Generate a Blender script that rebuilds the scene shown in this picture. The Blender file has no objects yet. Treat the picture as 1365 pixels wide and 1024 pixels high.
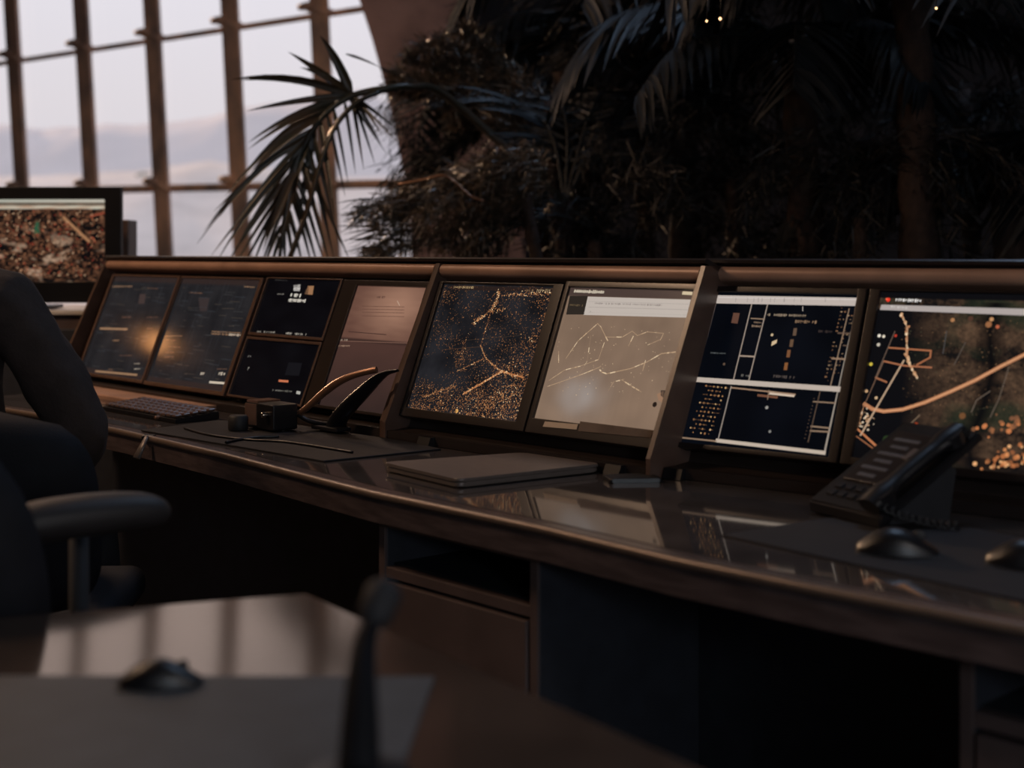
import bpy, bmesh, math, random
from mathutils import Vector, Matrix, noise
random.seed(7)
R = random.Random(11)
SC = bpy.context.scene
COL = SC.collection
PI = math.pi
EYE = 1.17          # camera height, m
FPX = 1896.0        # focal length in pixels of a 1365 px wide frame (50 mm)
CX, HY = 682.5, 335.0

# ------------------------------------------------------------------ helpers
def lin(c):
    c = c / 255.0
    return c / 12.92 if c <= 0.04045 else ((c + 0.055) / 1.055) ** 2.4
def rgb(r, g, b): return (lin(r), lin(g), lin(b), 1.0)
def ray(x, y): return Vector(((x - CX) / FPX, 1.0, -(y - HY) / FPX))
def at(x, y, d):
    """point at depth d (metres in front of the camera) seen at photo pixel x, y"""
    r = ray(x, y); return Vector((r.x * d, d, EYE + r.z * d))
def atz(x, y, z):
    r = ray(x, y); t = (z - EYE) / r.z
    return Vector((r.x * t, t, z))

class MB:
    """collects shapes into one bmesh"""
    def __init__(s): s.bm = bmesh.new()
    def box(s, size, loc=(0, 0, 0), rot=None, bev=0.0, seg=2, mi=0):
        r = bmesh.ops.create_cube(s.bm, size=1.0)
        vs = r['verts']
        bmesh.ops.scale(s.bm, vec=size, verts=vs)
        if bev > 0:
            es = list({e for v in vs for e in v.link_edges})
            r2 = bmesh.ops.bevel(s.bm, geom=es, offset=bev, segments=seg, affect='EDGES', profile=0.5)
            vs = list({v for f in r2['faces'] for v in f.verts} | {v for v in vs if v.is_valid})
        if rot is not None: bmesh.ops.transform(s.bm, matrix=rot.to_4x4(), verts=vs)
        bmesh.ops.translate(s.bm, vec=Vector(loc), verts=vs)
        if mi:
            for f in {f for v in vs for f in v.link_faces}: f.material_index = mi
        return vs
    def prism(s, pts, p0, e, L, a, b, mi=0):
        """profile pts (x along a, y along b) extruded from p0 along e over L"""
        p0 = Vector(p0); e = Vector(e); a = Vector(a); b = Vector(b)
        v0 = [s.bm.verts.new(p0 + a * x + b * y) for x, y in pts]
        v1 = [s.bm.verts.new(p0 + e * L + a * x + b * y) for x, y in pts]
        n = len(pts); fs = []
        for i in range(n):
            fs.append(s.bm.faces.new((v0[i], v0[(i + 1) % n], v1[(i + 1) % n], v1[i])))
        fs.append(s.bm.faces.new(v0[::-1])); fs.append(s.bm.faces.new(v1))
        for f in fs: f.material_index = mi
        return v0 + v1
    def tube(s, pts, rad, seg=8, cap=True, flat=None, mi=0):
        """tube along pts; rad is a number or one per point; flat=(sx, sy) squashes the section"""
        pts = [Vector(p) for p in pts]; n = len(pts)
        if not hasattr(rad, '__len__'): rad = [rad] * n
        rings = []; up = None
        for i, p in enumerate(pts):
            t = (pts[min(i + 1, n - 1)] - pts[max(i - 1, 0)]).normalized()
            if up is None:
                up = Vector((0, 0, 1)) if abs(t.z) < .9 else Vector((1, 0, 0))
            x = t.cross(up).normalized(); y = x.cross(t).normalized(); up = y
            fx, fy = flat or (1, 1)
            rings.append([s.bm.verts.new(p + x * math.cos(2 * PI * k / seg) * rad[i] * fx + y * math.sin(2 * PI * k / seg) * rad[i] * fy) for k in range(seg)])
        for i in range(n - 1):
            for k in range(seg):
                f = s.bm.faces.new((rings[i][k], rings[i][(k + 1) % seg], rings[i + 1][(k + 1) % seg], rings[i + 1][k]))
                f.smooth = True; f.material_index = mi
        if cap:
            s.bm.faces.new(rings[0][::-1]).material_index = mi; s.bm.faces.new(rings[-1]).material_index = mi
    def lathe(s, prof, loc=(0, 0, 0), seg=24, rot=None, mi=0):
        """prof: list of (r, z)"""
        rings = []
        for r, z in prof:
            ring = []
            for k in range(seg):
                a = 2 * PI * k / seg
                v = Vector((r * math.cos(a), r * math.sin(a), z))
                if rot is not None: v = rot @ v
                ring.append(s.bm.verts.new(v + Vector(loc)))
            rings.append(ring)
        for i in range(len(rings) - 1):
            for k in range(seg):
                f = s.bm.faces.new((rings[i][k], rings[i][(k + 1) % seg], rings[i + 1][(k + 1) % seg], rings[i + 1][k]))
                f.smooth = True; f.material_index = mi
        s.bm.faces.new(rings[0][::-1]).material_index = mi; s.bm.faces.new(rings[-1]).material_index = mi
    def slab(s, poly, z0, z1, bev=0.0, seg=3):
        """horizontal slab with outline poly [(x, y)]"""
        n = len(poly)
        a = [s.bm.verts.new((x, y, z0)) for x, y in poly]; b = [s.bm.verts.new((x, y, z1)) for x, y in poly]
        for i in range(n): s.bm.faces.new((a[i], a[(i + 1) % n], b[(i + 1) % n], b[i]))
        s.bm.faces.new(a[::-1]); s.bm.faces.new(b)
        if bev:
            vs = set(a + b)
            es = [e for e in s.bm.edges if e.verts[0] in vs and e.verts[1] in vs and abs(e.verts[0].co.z - e.verts[1].co.z) < 1e-6]
            bmesh.ops.bevel(s.bm, geom=es, offset=bev, segments=seg, affect='EDGES', profile=0.5)
    def leaf(s, base, tip, width, sag=0.0, nrm=None, seg=5, fold=.25, mi=0):
        """tapered blade folded along its midrib"""
        base = Vector(base); tip = Vector(tip); ax = tip - base; L = ax.length
        if L < 1e-5: return
        ax.normalize()
        nrm = Vector(nrm) if nrm is not None else Vector((0, -1, .3))
        side = ax.cross(nrm)
        if side.length < 1e-4: side = ax.cross(Vector((1, 0, .1)))
        side.normalize(); up = side.cross(ax).normalized()
        prev = None
        for i in range(seg + 1):
            t = i / seg
            w = width * min(1.0, (t * 5 + .35)) * (1 - t ** 2.2) * .5 + .0004
            p = base + ax * L * t + Vector((0, 0, sag * L)) * (4 * t * (1 - t))
            row = (s.bm.verts.new(p - side * w + up * w * fold), s.bm.verts.new(p), s.bm.verts.new(p + side * w + up * w * fold))
            if prev:
                for k in range(2):
                    f = s.bm.faces.new((prev[k], prev[k + 1], row[k + 1], row[k])); f.smooth = True; f.material_index = mi
            prev = row
    def needle(s, base, tip, w):
        base = Vector(base); tip = Vector(tip)
        ax = tip - base
        sd = ax.cross(Vector((R.uniform(-1, 1), R.uniform(-1, 1), R.uniform(-1, 1))))
        if sd.length < 1e-6: return
        sd = sd.normalized() * w
        s.bm.faces.new((s.bm.verts.new(base - sd), s.bm.verts.new(base + sd), s.bm.verts.new(base + ax * .6 + sd * .8), s.bm.verts.new(tip), s.bm.verts.new(base + ax * .6 - sd * .8)))
    def build(s, name, mats, parent=None, smooth=None, fix=True):
        if fix: bmesh.ops.recalc_face_normals(s.bm, faces=s.bm.faces[:])
        me = bpy.data.meshes.new(name); s.bm.to_mesh(me); s.bm.free()
        o = bpy.data.objects.new(name, me); COL.objects.link(o)
        for m in (mats if isinstance(mats, (list, tuple)) else [mats]): me.materials.append(m)
        if parent is not None: o.parent = parent
        if smooth is not None:
            for p in me.polygons: p.use_smooth = True
            try: me.set_sharp_from_angle(angle=math.radians(smooth))
            except Exception: pass
            if smooth <= 45:
                wn = o.modifiers.new('weighted', 'WEIGHTED_NORMAL'); wn.weight = 100; wn.keep_sharp = True
        return o

def tag(o, label, cat, group=None, kind=None):
    o['label'] = label; o['category'] = cat
    if group: o['group'] = group
    if kind: o['kind'] = kind
    return o
def thing(name, label, cat, loc=(0, 0, 0), rz=0.0, group=None):
    o = bpy.data.objects.new(name, None); o.empty_display_size = .05
    COL.objects.link(o); o.location = loc; o.rotation_euler = (0, 0, rz)
    return tag(o, label, cat, group)
def struct(o): o['kind'] = 'structure'; return o
def keep(o, root):
    """parent a mesh given in world coordinates to a thing without moving it"""
    o.parent = root
    m = Matrix.Translation(root.location) @ root.rotation_euler.to_matrix().to_4x4()
    o.matrix_parent_inverse = m.inverted()
    return o

# ------------------------------------------------------------------ materials
def mat(name, col, rough=.5, metal=0.0, spec=.5, noise_amt=0.0, noise_scale=20.0, col2=None, bump=0.0, bump_scale=60.0, stretch=(1, 1, 1), coat=0.0, rvar=0.0, tint=None):
    m = bpy.data.materials.new(name); m.use_nodes = True
    nt = m.node_tree; b = nt.nodes['Principled BSDF']
    b.inputs['Base Color'].default_value = col
    b.inputs['Roughness'].default_value = rough
    b.inputs['Metallic'].default_value = metal
    b.inputs['Specular IOR Level'].default_value = spec
    b.inputs['Coat Weight'].default_value = coat
    if tint: b.inputs['Specular Tint'].default_value = tint
    b.inputs['Coat Roughness'].default_value = .12
    tc = nt.nodes.new('ShaderNodeTexCoord'); mp = nt.nodes.new('ShaderNodeMapping')
    mp.inputs['Scale'].default_value = stretch
    nt.links.new(tc.outputs['Object'], mp.inputs['Vector'])
    nz = nt.nodes.new('ShaderNodeTexNoise'); nz.inputs['Scale'].default_value = noise_scale; nz.inputs['Detail'].default_value = 6
    nt.links.new(mp.outputs['Vector'], nz.inputs['Vector'])
    if noise_amt > 0 or col2 is not None:
        c2 = col2 if col2 is not None else tuple(c * (1 - noise_amt) for c in col[:3]) + (1,)
        rp = nt.nodes.new('ShaderNodeValToRGB'); rp.color_ramp.elements[0].position = .35; rp.color_ramp.elements[1].position = .65
        rp.color_ramp.elements[0].color = c2; rp.color_ramp.elements[1].color = col
        nt.links.new(nz.outputs['Fac'], rp.inputs['Fac']); nt.links.new(rp.outputs['Color'], b.inputs['Base Color'])
    if rvar > 0:
        mr = nt.nodes.new('ShaderNodeMapRange'); mr.inputs['To Min'].default_value = max(.02, rough - rvar); mr.inputs['To Max'].default_value = rough + rvar
        nt.links.new(nz.outputs['Fac'], mr.inputs['Value']); nt.links.new(mr.outputs['Result'], b.inputs['Roughness'])
    if bump > 0:
        n2 = nt.nodes.new('ShaderNodeTexNoise'); n2.inputs['Scale'].default_value = bump_scale; n2.inputs['Detail'].default_value = 5
        bp = nt.nodes.new('ShaderNodeBump'); bp.inputs['Strength'].default_value = bump; bp.inputs['Distance'].default_value = .01
        nt.links.new(mp.outputs['Vector'], n2.inputs['Vector']); nt.links.new(n2.outputs['Fac'], bp.inputs['Height']); nt.links.new(bp.outputs['Normal'], b.inputs['Normal'])
    return m

M = {}
M['desk_top'] = mat('desk_top', (.058, .052, .051, 1), .055, spec=.95, noise_amt=.35, noise_scale=9, rvar=.02)
M['desk_wood'] = mat('desk_wood', (.085, .064, .064, 1), .24, noise_amt=.4, noise_scale=14, stretch=(1, 1, 6), bump=.05)
M['near_top'] = mat('near_top', (.070, .052, .044, 1), .11, spec=.95, noise_amt=.3, noise_scale=6, rvar=.02, tint=(1, .86, .74, 1))
M['cab'] = mat('cab', (.105, .074, .070, 1), .45, noise_amt=.25, noise_scale=10)
M['cab_dark'] = mat('cab_dark', (.027, .030, .040, 1), .6, noise_amt=.3)  # bluish dark tone holds knee-space shade in its colour
M['recess'] = mat('recess', (.010, .013, .018, 1), .7, noise_amt=.3)
M['housing'] = mat('housing', (.030, .021, .018, 1), .40, noise_amt=.3, noise_scale=12)
M['rail'] = mat('rail', (.46, .27, .19, 1), .40, metal=.1, noise_amt=.3, noise_scale=7)
M['cap'] = mat('cap', (.022, .016, .015, 1), .35, noise_amt=.2)
M['bezel'] = mat('bezel', (.020, .014, .013, 1), .30, noise_amt=.2)
M['bezel_brown'] = mat('bezel_brown', (.100, .060, .046, 1), .32, noise_amt=.25)
M['mic_black'] = mat('mic_black', (.004, .005, .008, 1), .7, spec=.15, noise_amt=.3)
M['black'] = mat('black', (.006, .006, .008, 1), .38, noise_amt=.3)
M['black_soft'] = mat('black_soft', (.010, .011, .015, 1), .75, noise_amt=.3, bump=.1, bump_scale=300)
M['rubber'] = mat('rubber', (.014, .013, .015, 1), .6, noise_amt=.3, bump=.05, bump_scale=400)
M['matdark'] = mat('matdark', (.014, .0135, .016, 1), .6, spec=.22, noise_amt=.25, bump=.05, bump_scale=500)
M['blotter'] = mat('blotter', (.045, .058, .075, 1), .62, noise_amt=.2, bump=.08, bump_scale=500)
M['alu'] = mat('alu', (.145, .12, .108, 1), .42, metal=.25, noise_amt=.12, noise_scale=50)
M['trim_metal'] = mat('trim_metal', (.17, .125, .10, 1), .36, metal=.35, noise_amt=.15)
M['chrome'] = mat('chrome', (.5, .45, .4, 1), .2, metal=1, noise_amt=.1)
M['copper'] = mat('copper', (.30, .16, .10, 1), .35, metal=.7, noise_amt=.2)
M['chair_fab'] = mat('chair_fab', (.009, .010, .015, 1), .7, spec=.25, noise_amt=.3, bump=.2, bump_scale=350)
M['chair_pl'] = mat('chair_pl', (.028, .025, .026, 1), .35, noise_amt=.2)
M['arm_pad'] = mat('arm_pad', (.024, .021, .022, 1), .55, noise_amt=.2)
M['shirt'] = mat('shirt', (.046, .032, .028, 1), .85, noise_amt=.3, noise_scale=25, bump=.35, bump_scale=40)
M['trousers'] = mat('trousers', (.012, .013, .018, 1), .85, noise_amt=.3, bump=.2)
M['skin'] = mat('skin', (.35, .20, .14, 1), .5, noise_amt=.12)
M['hair'] = mat('hair', (.015, .010, .008, 1), .5, noise_amt=.4, noise_scale=80)
M['white_top'] = mat('white_top', (.70, .64, .56, 1), .4, noise_amt=.08)
M['steel'] = mat('steel', (.80, .56, .44, 1), .6, col2=(.33, .275, .27, 1), noise_scale=5, bump=.1, stretch=(1, 1, .6))
M['concrete'] = mat('concrete', (.30, .185, .155, 1), .85, noise_amt=.45, noise_scale=3, bump=.3, bump_scale=30)
M['wall'] = mat('wall', (.045, .036, .034, 1), .9, noise_amt=.3, noise_scale=2, bump=.1)
M['floor'] = mat('floor', (.040, .032, .030, 1), .5, noise_amt=.35, noise_scale=4)
M['ceil'] = mat('ceil', (.035, .03, .03, 1), .9, noise_amt=.3)
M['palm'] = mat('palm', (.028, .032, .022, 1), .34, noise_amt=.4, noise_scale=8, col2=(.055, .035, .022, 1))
M['palm_shaded'] = mat('palm_shaded', (.020, .023, .026, 1), .5, noise_amt=.4, noise_scale=8)  # shaded copy of the palm leaf, darkness of the unlit planting in its colour
M['needles'] = mat('needles', (.12, .08, .052, 1), .36, noise_amt=.5, noise_scale=20, col2=(.05, .040, .028, 1))  # lifted brown puts part of the warm glint into the colour
M['needles_shaded'] = mat('needles_shaded', (.014, .0125, .012, 1), .55, noise_amt=.5, noise_scale=20)  # shaded copy of the needles, deep shade painted into the tone
M['bark'] = mat('bark', (.06, .034, .025, 1), .85, noise_amt=.5, noise_scale=25, bump=.6, bump_scale=50)
M['hill'] = mat('hill', (.76, .70, .685, 1), .95, noise_amt=.10, noise_scale=.03)  # distance haze is put into the pale albedo
M['hazy_hill_near'] = mat('hazy_hill_near', (.78, .70, .65, 1), .95, noise_amt=.22, noise_scale=.12)  # nearer ridge, also paled in colour for haze
M['ground'] = mat('ground', (.70, .61, .555, 1), .95, noise_amt=.15, noise_scale=.1)
M['bush'] = mat('bush', (.36, .345, .27, 1), .9, noise_amt=.4, noise_scale=2)
M['icon'] = mat('icon', (.10, .10, .11, 1), .4, noise_amt=.1)

def glow(name, col, strength):
    m = bpy.data.materials.new(name); m.use_nodes = True
    b = m.node_tree.nodes['Principled BSDF']
    b.inputs['Base Color'].default_value = (0, 0, 0, 1)
    b.inputs['Emission Color'].default_value = col; b.inputs['Emission Strength'].default_value = strength
    return m
M['lamp'] = glow('lamp', (1, .55, .25, 1), 3.0)
M['diffuser'] = glow('diffuser', (1, .82, .66, 1), 1.0)
M['warm_bulb'] = glow('warm_bulb', (1, .42, .14, 1), 16.0)

def screen_mat():
    m = bpy.data.materials.new('display_image'); m.use_nodes = True
    nt = m.node_tree; b = nt.nodes['Principled BSDF']
    a = nt.nodes.new('ShaderNodeAttribute'); a.attribute_name = 'image'
    b.inputs['Base Color'].default_value = (.004, .004, .005, 1)
    b.inputs['Roughness'].default_value = .11
    b.inputs['Specular IOR Level'].default_value = .22
    nt.links.new(a.outputs['Color'], b.inputs['Emission Color'])
    b.inputs['Emission Strength'].default_value = 1.0
    return m
M['screen'] = screen_mat()

def glass_mat():
    m = bpy.data.materials.new('pane_glass'); m.use_nodes = True
    nt = m.node_tree; nt.nodes.clear()
    out = nt.nodes.new('ShaderNodeOutputMaterial'); mx = nt.nodes.new('ShaderNodeMixShader')
    tr = nt.nodes.new('ShaderNodeBsdfTransparent'); gl = nt.nodes.new('ShaderNodeBsdfGlossy'); fr = nt.nodes.new('ShaderNodeMath'); lw = nt.nodes.new('ShaderNodeLayerWeight'); fr.operation = 'MULTIPLY_ADD'; fr.inputs[1].default_value = .10; fr.inputs[2].default_value = .02; lw.inputs['Blend'].default_value = .3; nt.links.new(lw.outputs['Facing'], fr.inputs[0])
    tr.inputs['Color'].default_value = (.97, .97, .98, 1); gl.inputs['Roughness'].default_value = .03
    nt.links.new(fr.outputs[0], mx.inputs[0]); nt.links.new(tr.outputs[0], mx.inputs[1]); nt.links.new(gl.outputs[0], mx.inputs[2])
    nt.links.new(mx.outputs[0], out.inputs['Surface'])
    return m
M['glass'] = glass_mat()

def lacquer(m, tint, rough, ior):
    nt = m.node_tree; b = nt.nodes['Principled BSDF']; out = nt.nodes['Material Output']
    b.inputs['Specular IOR Level'].default_value = 0.0
    gl = nt.nodes.new('ShaderNodeBsdfGlossy'); gl.inputs['Color'].default_value = tint; gl.inputs['Roughness'].default_value = rough
    fr = nt.nodes.new('ShaderNodeFresnel'); fr.inputs['IOR'].default_value = ior; mx = nt.nodes.new('ShaderNodeMixShader')
    nt.links.new(fr.outputs[0], mx.inputs[0]); nt.links.new(b.outputs[0], mx.inputs[1]); nt.links.new(gl.outputs[0], mx.inputs[2]); nt.links.new(mx.outputs[0], out.inputs['Surface'])
lacquer(M['near_top'], (1.0, .79, .63, 1), .11, 2.3)
# ------------------------------------------------------------------ the setting
mb = MB(); mb.box((16, 22, .2), (-1.0, 6.0, -.1)); struct(mb.build('floor', M['floor']))
mb = MB(); mb.box((13.2, 21, .2), (-.9, 6.0, 6.6)); struct(mb.build('ceiling', M['ceil']))
mb = MB(); mb.box((.2, 13, 6.7), (5.4, 3.2, 3.35)); struct(mb.build('wall_right', M['wall']))
mb = MB()
for sx, sz, x, z in ((8.0, 6.7, -4.2, 3.35), (1.6, 6.7, 5.0, 3.35), (4.4, .5, 2.0, .25), (4.4, 4.1, 2.0, 4.65)): mb.box((sx, .2, sz), (x, -3.2, z))
struct(mb.build('wall_front', M['wall']))
w2 = bpy.data.objects.new('fill_window', None); COL.objects.link(w2); struct(w2)  # unseen window added to let cool fill into the knee space
for k in range(5): mb = MB(); mb.box((.07, .08, 2.1), (-.2 + 1.1 * k, -3.2, 1.55)); mb.build('mullion', M['steel'], w2)
mb = MB(); mb.bm.faces.new([mb.bm.verts.new(p) for p in ((-.2, -3.22, .5), (4.2, -3.22, .5), (4.2, -3.22, 2.6), (-.2, -3.22, 2.6))]); mb.build('glass', M['glass'], w2)
mb = MB(); mb.box((6.2, .2, 6.7), (2.5, 9.4, 3.35)); struct(mb.build('wall_back', M['wall']))

# leaning glazed wall, left of the concrete arch
WP = Vector((-4.32, 12.0, EYE)); WD = Vector((.8165, -.5773, 0)); WN = Vector((-.5773, -.8165, 0)); WL = .07
def wall_pt(t, z, off=0.0): return WP + WD * t + WN * (WL * (z - EYE) + off) + Vector((0, 0, z - EYE))
WNN = WN.copy(); WNN.z = 0
def wall_hit(x, y):
    r = ray(x, y); n = (WN - Vector((0, 0, WL))); o = Vector((0, 0, EYE))
    t = (WP - o).dot(n) / r.dot(n); p = o + r * t
    return (p - WP).dot(WD), p.z
win = bpy.data.objects.new('window_1', None); COL.objects.link(win); struct(win)
ts = [wall_hit(x, 120)[0] for x in (24, 117, 211, 315, 434)]
step = ts[1] - ts[0]
ts = [ts[0] - step * k for k in range(5, 0, -1)] + ts
UPV = (Vector((0, 0, 1)) + WN * WL)
for t in ts:
    mb = MB()
    p = wall_pt(t, 0.02)
    mb.prism([(-.05, -.02), (.05, -.02), (.05, .02), (-.05, .02)], p, UPV, 6.45, WD, WN)
    mb.prism([(-.082, .02), (.082, .02), (.082, .034), (-.082, .034)], p, UPV, 6.45, WD, WN)
    mb.build('mullion', M['steel'], win)
def transom(pa, pb, rad, name='transom'):
    (ta, za), (tb, zb) = wall_hit(*pa), wall_hit(*pb)
    s = (zb - za) / (tb - ta)
    t0, t1 = ts[0] - .5, ts[-1] + 1.35
    mb = MB()
    n = 8
    mb.tube([wall_pt(t0 + (t1 - t0) * i / n, za + s * (t0 + (t1 - t0) * i / n - ta), -.05) for i in range(n + 1)], rad, 8)
    mb.build(name, M['steel'], win)
    for t in ts:
        z = za + s * (t - ta)
        mb = MB(); q = wall_pt(t - .13, z + .055, .03)
        mb.tube([q - WD * .05, q, q + WD * .10], [.022, .03, .028], 8)
        mb.tube([wall_pt(t - .1, z + .04, .02), wall_pt(t + .1, z - .01, .02)], .03, 8)
        mb.build('bracket', M['steel'], win)
transom((0, 83), (480, 10), .022)
transom((160, 252), (540, 244), .030)
transom((0, -240), (480, -320), .022)
mb = MB()
q = [wall_pt(ts[0] - .5, .02, -.06), wall_pt(ts[-1] + 1.35, .02, -.06), wall_pt(ts[-1] + 1.35, 6.4, -.06), wall_pt(ts[0] - .5, 6.4, -.06)]
mb.bm.faces.new([mb.bm.verts.new(p) for p in q]); mb.build('glass', M['glass'], win)

mb = MB(); mb.box((.2, 17.4, 6.7), (-7.4, 5.5, 3.35)); struct(mb.build('wall_left', M['wall']))

# concrete arch leg
DA = 8.3
edgeL = [(474, -460), (466, -250), (466, -110), (479, 0), (496, 52), (512, 110), (527, 175), (539, 238), (547, 300), (551, 420), (552, 620)]
edgeR = [(600, -460), (596, -250), (600, -110), (609, 0), (622, 52), (640, 110), (660, 175), (684, 238), (698, 300), (703, 420), (704, 620)]
mb = MB()
fr = [at(x, y, DA) for x, y in edgeL]; fb = [at(x, y, DA) for x, y in edgeR]
for p in (fr, fb): p[-1].z = 0.0
vv = [[mb.bm.verts.new(p + Vector((0, dy, 0))) for p in pts] for pts, dy in ((fr, 0), (fb, 0), (fb, .7), (fr, .55))]
for i in range(len(fr) - 1):
    for a in range(4):
        b = (a + 1) % 4
        mb.bm.faces.new((vv[a][i], vv[a][i + 1], vv[b][i + 1], vv[b][i]))
mb.bm.faces.new([v[0] for v in vv]); mb.bm.faces.new([v[-1] for v in vv][::-1])
arch = struct(mb.build('trim_1', M['concrete'], smooth=40))

# outside
mb = MB(); mb.box((1600, 1200, .4), (-200, 615.5, -.9)); o = struct(mb.build('ground', M['ground']))
def ridge(name, d, prof, m, depth, wob):
    mb = MB(); xs = []
    n = 90
    for i in range(n + 1):
        x = prof[0][0] + (prof[-1][0] - prof[0][0]) * i / n
        for (xa, ya), (xb, yb) in zip(prof, prof[1:]):
            if xa <= x <= xb: y = ya + (yb - ya) * (x - xa) / (xb - xa); break
        y += wob * noise.noise(Vector((x * .03, d, 0))) + wob * .5 * noise.noise(Vector((x * .11, d, 3)))
        xs.append(at(x, y, d))
    rows = []
    for k in range(7):
        f = k / 6
        row = []
        for i, p in enumerate(xs):
            z = -.7 + (p.z + .7) * (f ** .8)
            q = Vector((p.x, p.y - depth * (1 - f), z))
            q.z += (1 - f) * f * p.z * .5 * noise.noise(Vector((i * .22, k * .6, d)))
            row.append(mb.bm.verts.new(q))
        rows.append(row)
    rows.append([mb.bm.verts.new(Vector((p.x, p.y + depth, -.7))) for p in xs])
    for a, b in zip(rows, rows[1:]):
        for i in range(n): mb.bm.faces.new((a[i], a[i + 1], b[i + 1], b[i])).smooth = True
    return struct(mb.build(name, m))
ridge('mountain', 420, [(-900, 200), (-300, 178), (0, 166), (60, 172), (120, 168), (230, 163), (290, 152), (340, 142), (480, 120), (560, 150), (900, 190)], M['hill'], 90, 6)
ridge('hills', 210, [(-900, 260), (-200, 238), (60, 235), (200, 226), (270, 214), (330, 222), (440, 236), (900, 240)], M['hazy_hill_near'], 60, 5)
def bush(px, py, d, r, label):
    mb = MB(); c = at(px, py, d)
    g = bmesh.ops.create_icosphere(mb.bm, subdivisions=4, radius=r)
    for v in g['verts']:
        n = v.co.normalized(); v.co = n * r * (1 + .35 * noise.noise(n * 2.6 + Vector((px, 0, 0))) + .15 * noise.noise(n * 7)); v.co.z *= .7
    o = mb.build('bush', M['bush'], smooth=60); o.location = c
    tag(o, label, 'bush', 'bushes outside the glazing')
bush(194, 239, 203, 1.3, 'small pale olive bush far outside the glazing, left one of the two')
bush(292, 238, 203, 1.3, 'small pale olive bush far outside the glazing, right one beside the palm')

# ------------------------------------------------------------------ console units
LEAN = .40
Z0, ZD = .79, .74
class Unit:
    def __init__(s, P0, P1):
        s.P0 = Vector((P0[0], P0[1], Z0)); e = Vector((P1[0] - P0[0], P1[1] - P0[1], 0)); s.L = e.length; s.e = e.normalized()
        s.b = Vector((-s.e.y, s.e.x, 0)); s.up = (s.b * LEAN + Vector((0, 0, 1))).normalized(); s.n = s.e.cross(s.up).normalized()
    def uw(s, x, y):
        r = ray(x, y); o = Vector((0, 0, EYE)); t = (s.P0 - o).dot(s.n) / r.dot(s.n); p = o + r * t - s.P0
        return p.dot(s.e), p.dot(s.up)
    def pt(s, u, w, n=0.0): return s.P0 + s.e * u + s.up * w + s.n * n
UA = Unit((-1.36, 4.51), (-.285, 3.31)); UB = Unit((-.272, 3.275), (.285, 2.69)); UC = Unit((.30, 2.735), (1.07, 2.097))

def console(U, u0, u1, label, foot=(), ledge=0):
    base = U.P0 + U.e * (u0 + u1) / 2; base.z = ZD
    root = thing('monitor_console', label, 'console', base, 0, 'console housings along the desk')
    P = U.P0 + U.e * u0; L = u1 - u0
    zt = U.up.z; yt = LEAN * zt          # slope length -> height / back
    W = .385
    fb = .034                            # housing face lies behind the display backs
    prof = [(-.012, -.0485), (-.012, -.030), (fb, -.026), (fb + W * yt, W * zt - .01), (fb + W * yt + .10, W * zt - .015), (fb + W * yt + .16, -.0485)]
    mb = MB(); mb.prism(prof, P + U.e * .012, U.e, L - .024, U.b, Vector((0, 0, 1))); keep(mb.build('housing', M['housing']), root)
    # rail: rounded bar over the displays, cap strip above
    mb = MB(); rp = []
    for k in range(15):
        a = PI * (-.5 + k / 14)
        rp.append((.0165 * math.cos(a) + .0, .363 + .0155 * math.sin(a)))
    rp = rp + [(-.024, .3785), (-.024, .3475)]
    mb.prism(rp, P + U.e * .014 - U.n * .008, U.e, L - .028, U.n, U.up)
    keep(mb.build('rail', M['rail'], smooth=40), root)
    mb = MB(); mb.prism([(-.06, .380), (.012, .380), (.014, .385), (.010, .390), (-.10, .390)], P, U.e, L, U.n, U.up); keep(mb.build('top_cap', M['cap'], smooth=30), root)
    for uu in (u0, u1 - .011):
        mb = MB(); pr = [(-.034, -.0485), (-.034, -.010), (-.012 + W * yt, W * zt - .006), (fb + W * yt + .10, W * zt - .008), (fb + W * yt + .16, -.0485)]
        mb.prism(pr, U.P0 + U.e * uu, U.e, .011, U.b, Vector((0, 0, 1))); keep(mb.build('end_panel', M['bezel_brown']), root)
    mb = MB(); mb.prism([(-.030, -.0485), (-.013, -.0485), (-.013, -.029), (-.030, -.029)], P + U.e * .012, U.e, L - .024, U.b, Vector((0, 0, 1)))
    keep(mb.build('plinth', M['cap']), root)
    if ledge:
        mb = MB(); mb.prism([(-.125, -.0495), (-.125, -.040), (-.121, -.036), (-.0305, -.036), (-.0305, -.0495)], P + U.e * .012, U.e, ledge, U.b, Vector((0, 0, 1)))
        keep(mb.build('ledge', M['rail']), root)
    for uf in foot:
        mb = MB(); q = U.P0 + U.e * uf - U.b * .0305
        mb.prism([(-.02, -.0485), (0, -.0485), (0, -.029), (-.012, -.029)], q, U.e, .04, U.b, Vector((0, 0, 1))); keep(mb.build('foot', M['black']), root)
    return root
console(UA, -.115, 1.630, 'long dark brown console housing at left of the desk, holding four displays', (), .98)
console(UB, .0, .806, 'middle dark brown console housing holding the two map displays', (.14, .70))
console(UC, .0, 1.02, 'right dark brown console housing holding the panel display and the road map', (.02,))

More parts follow.
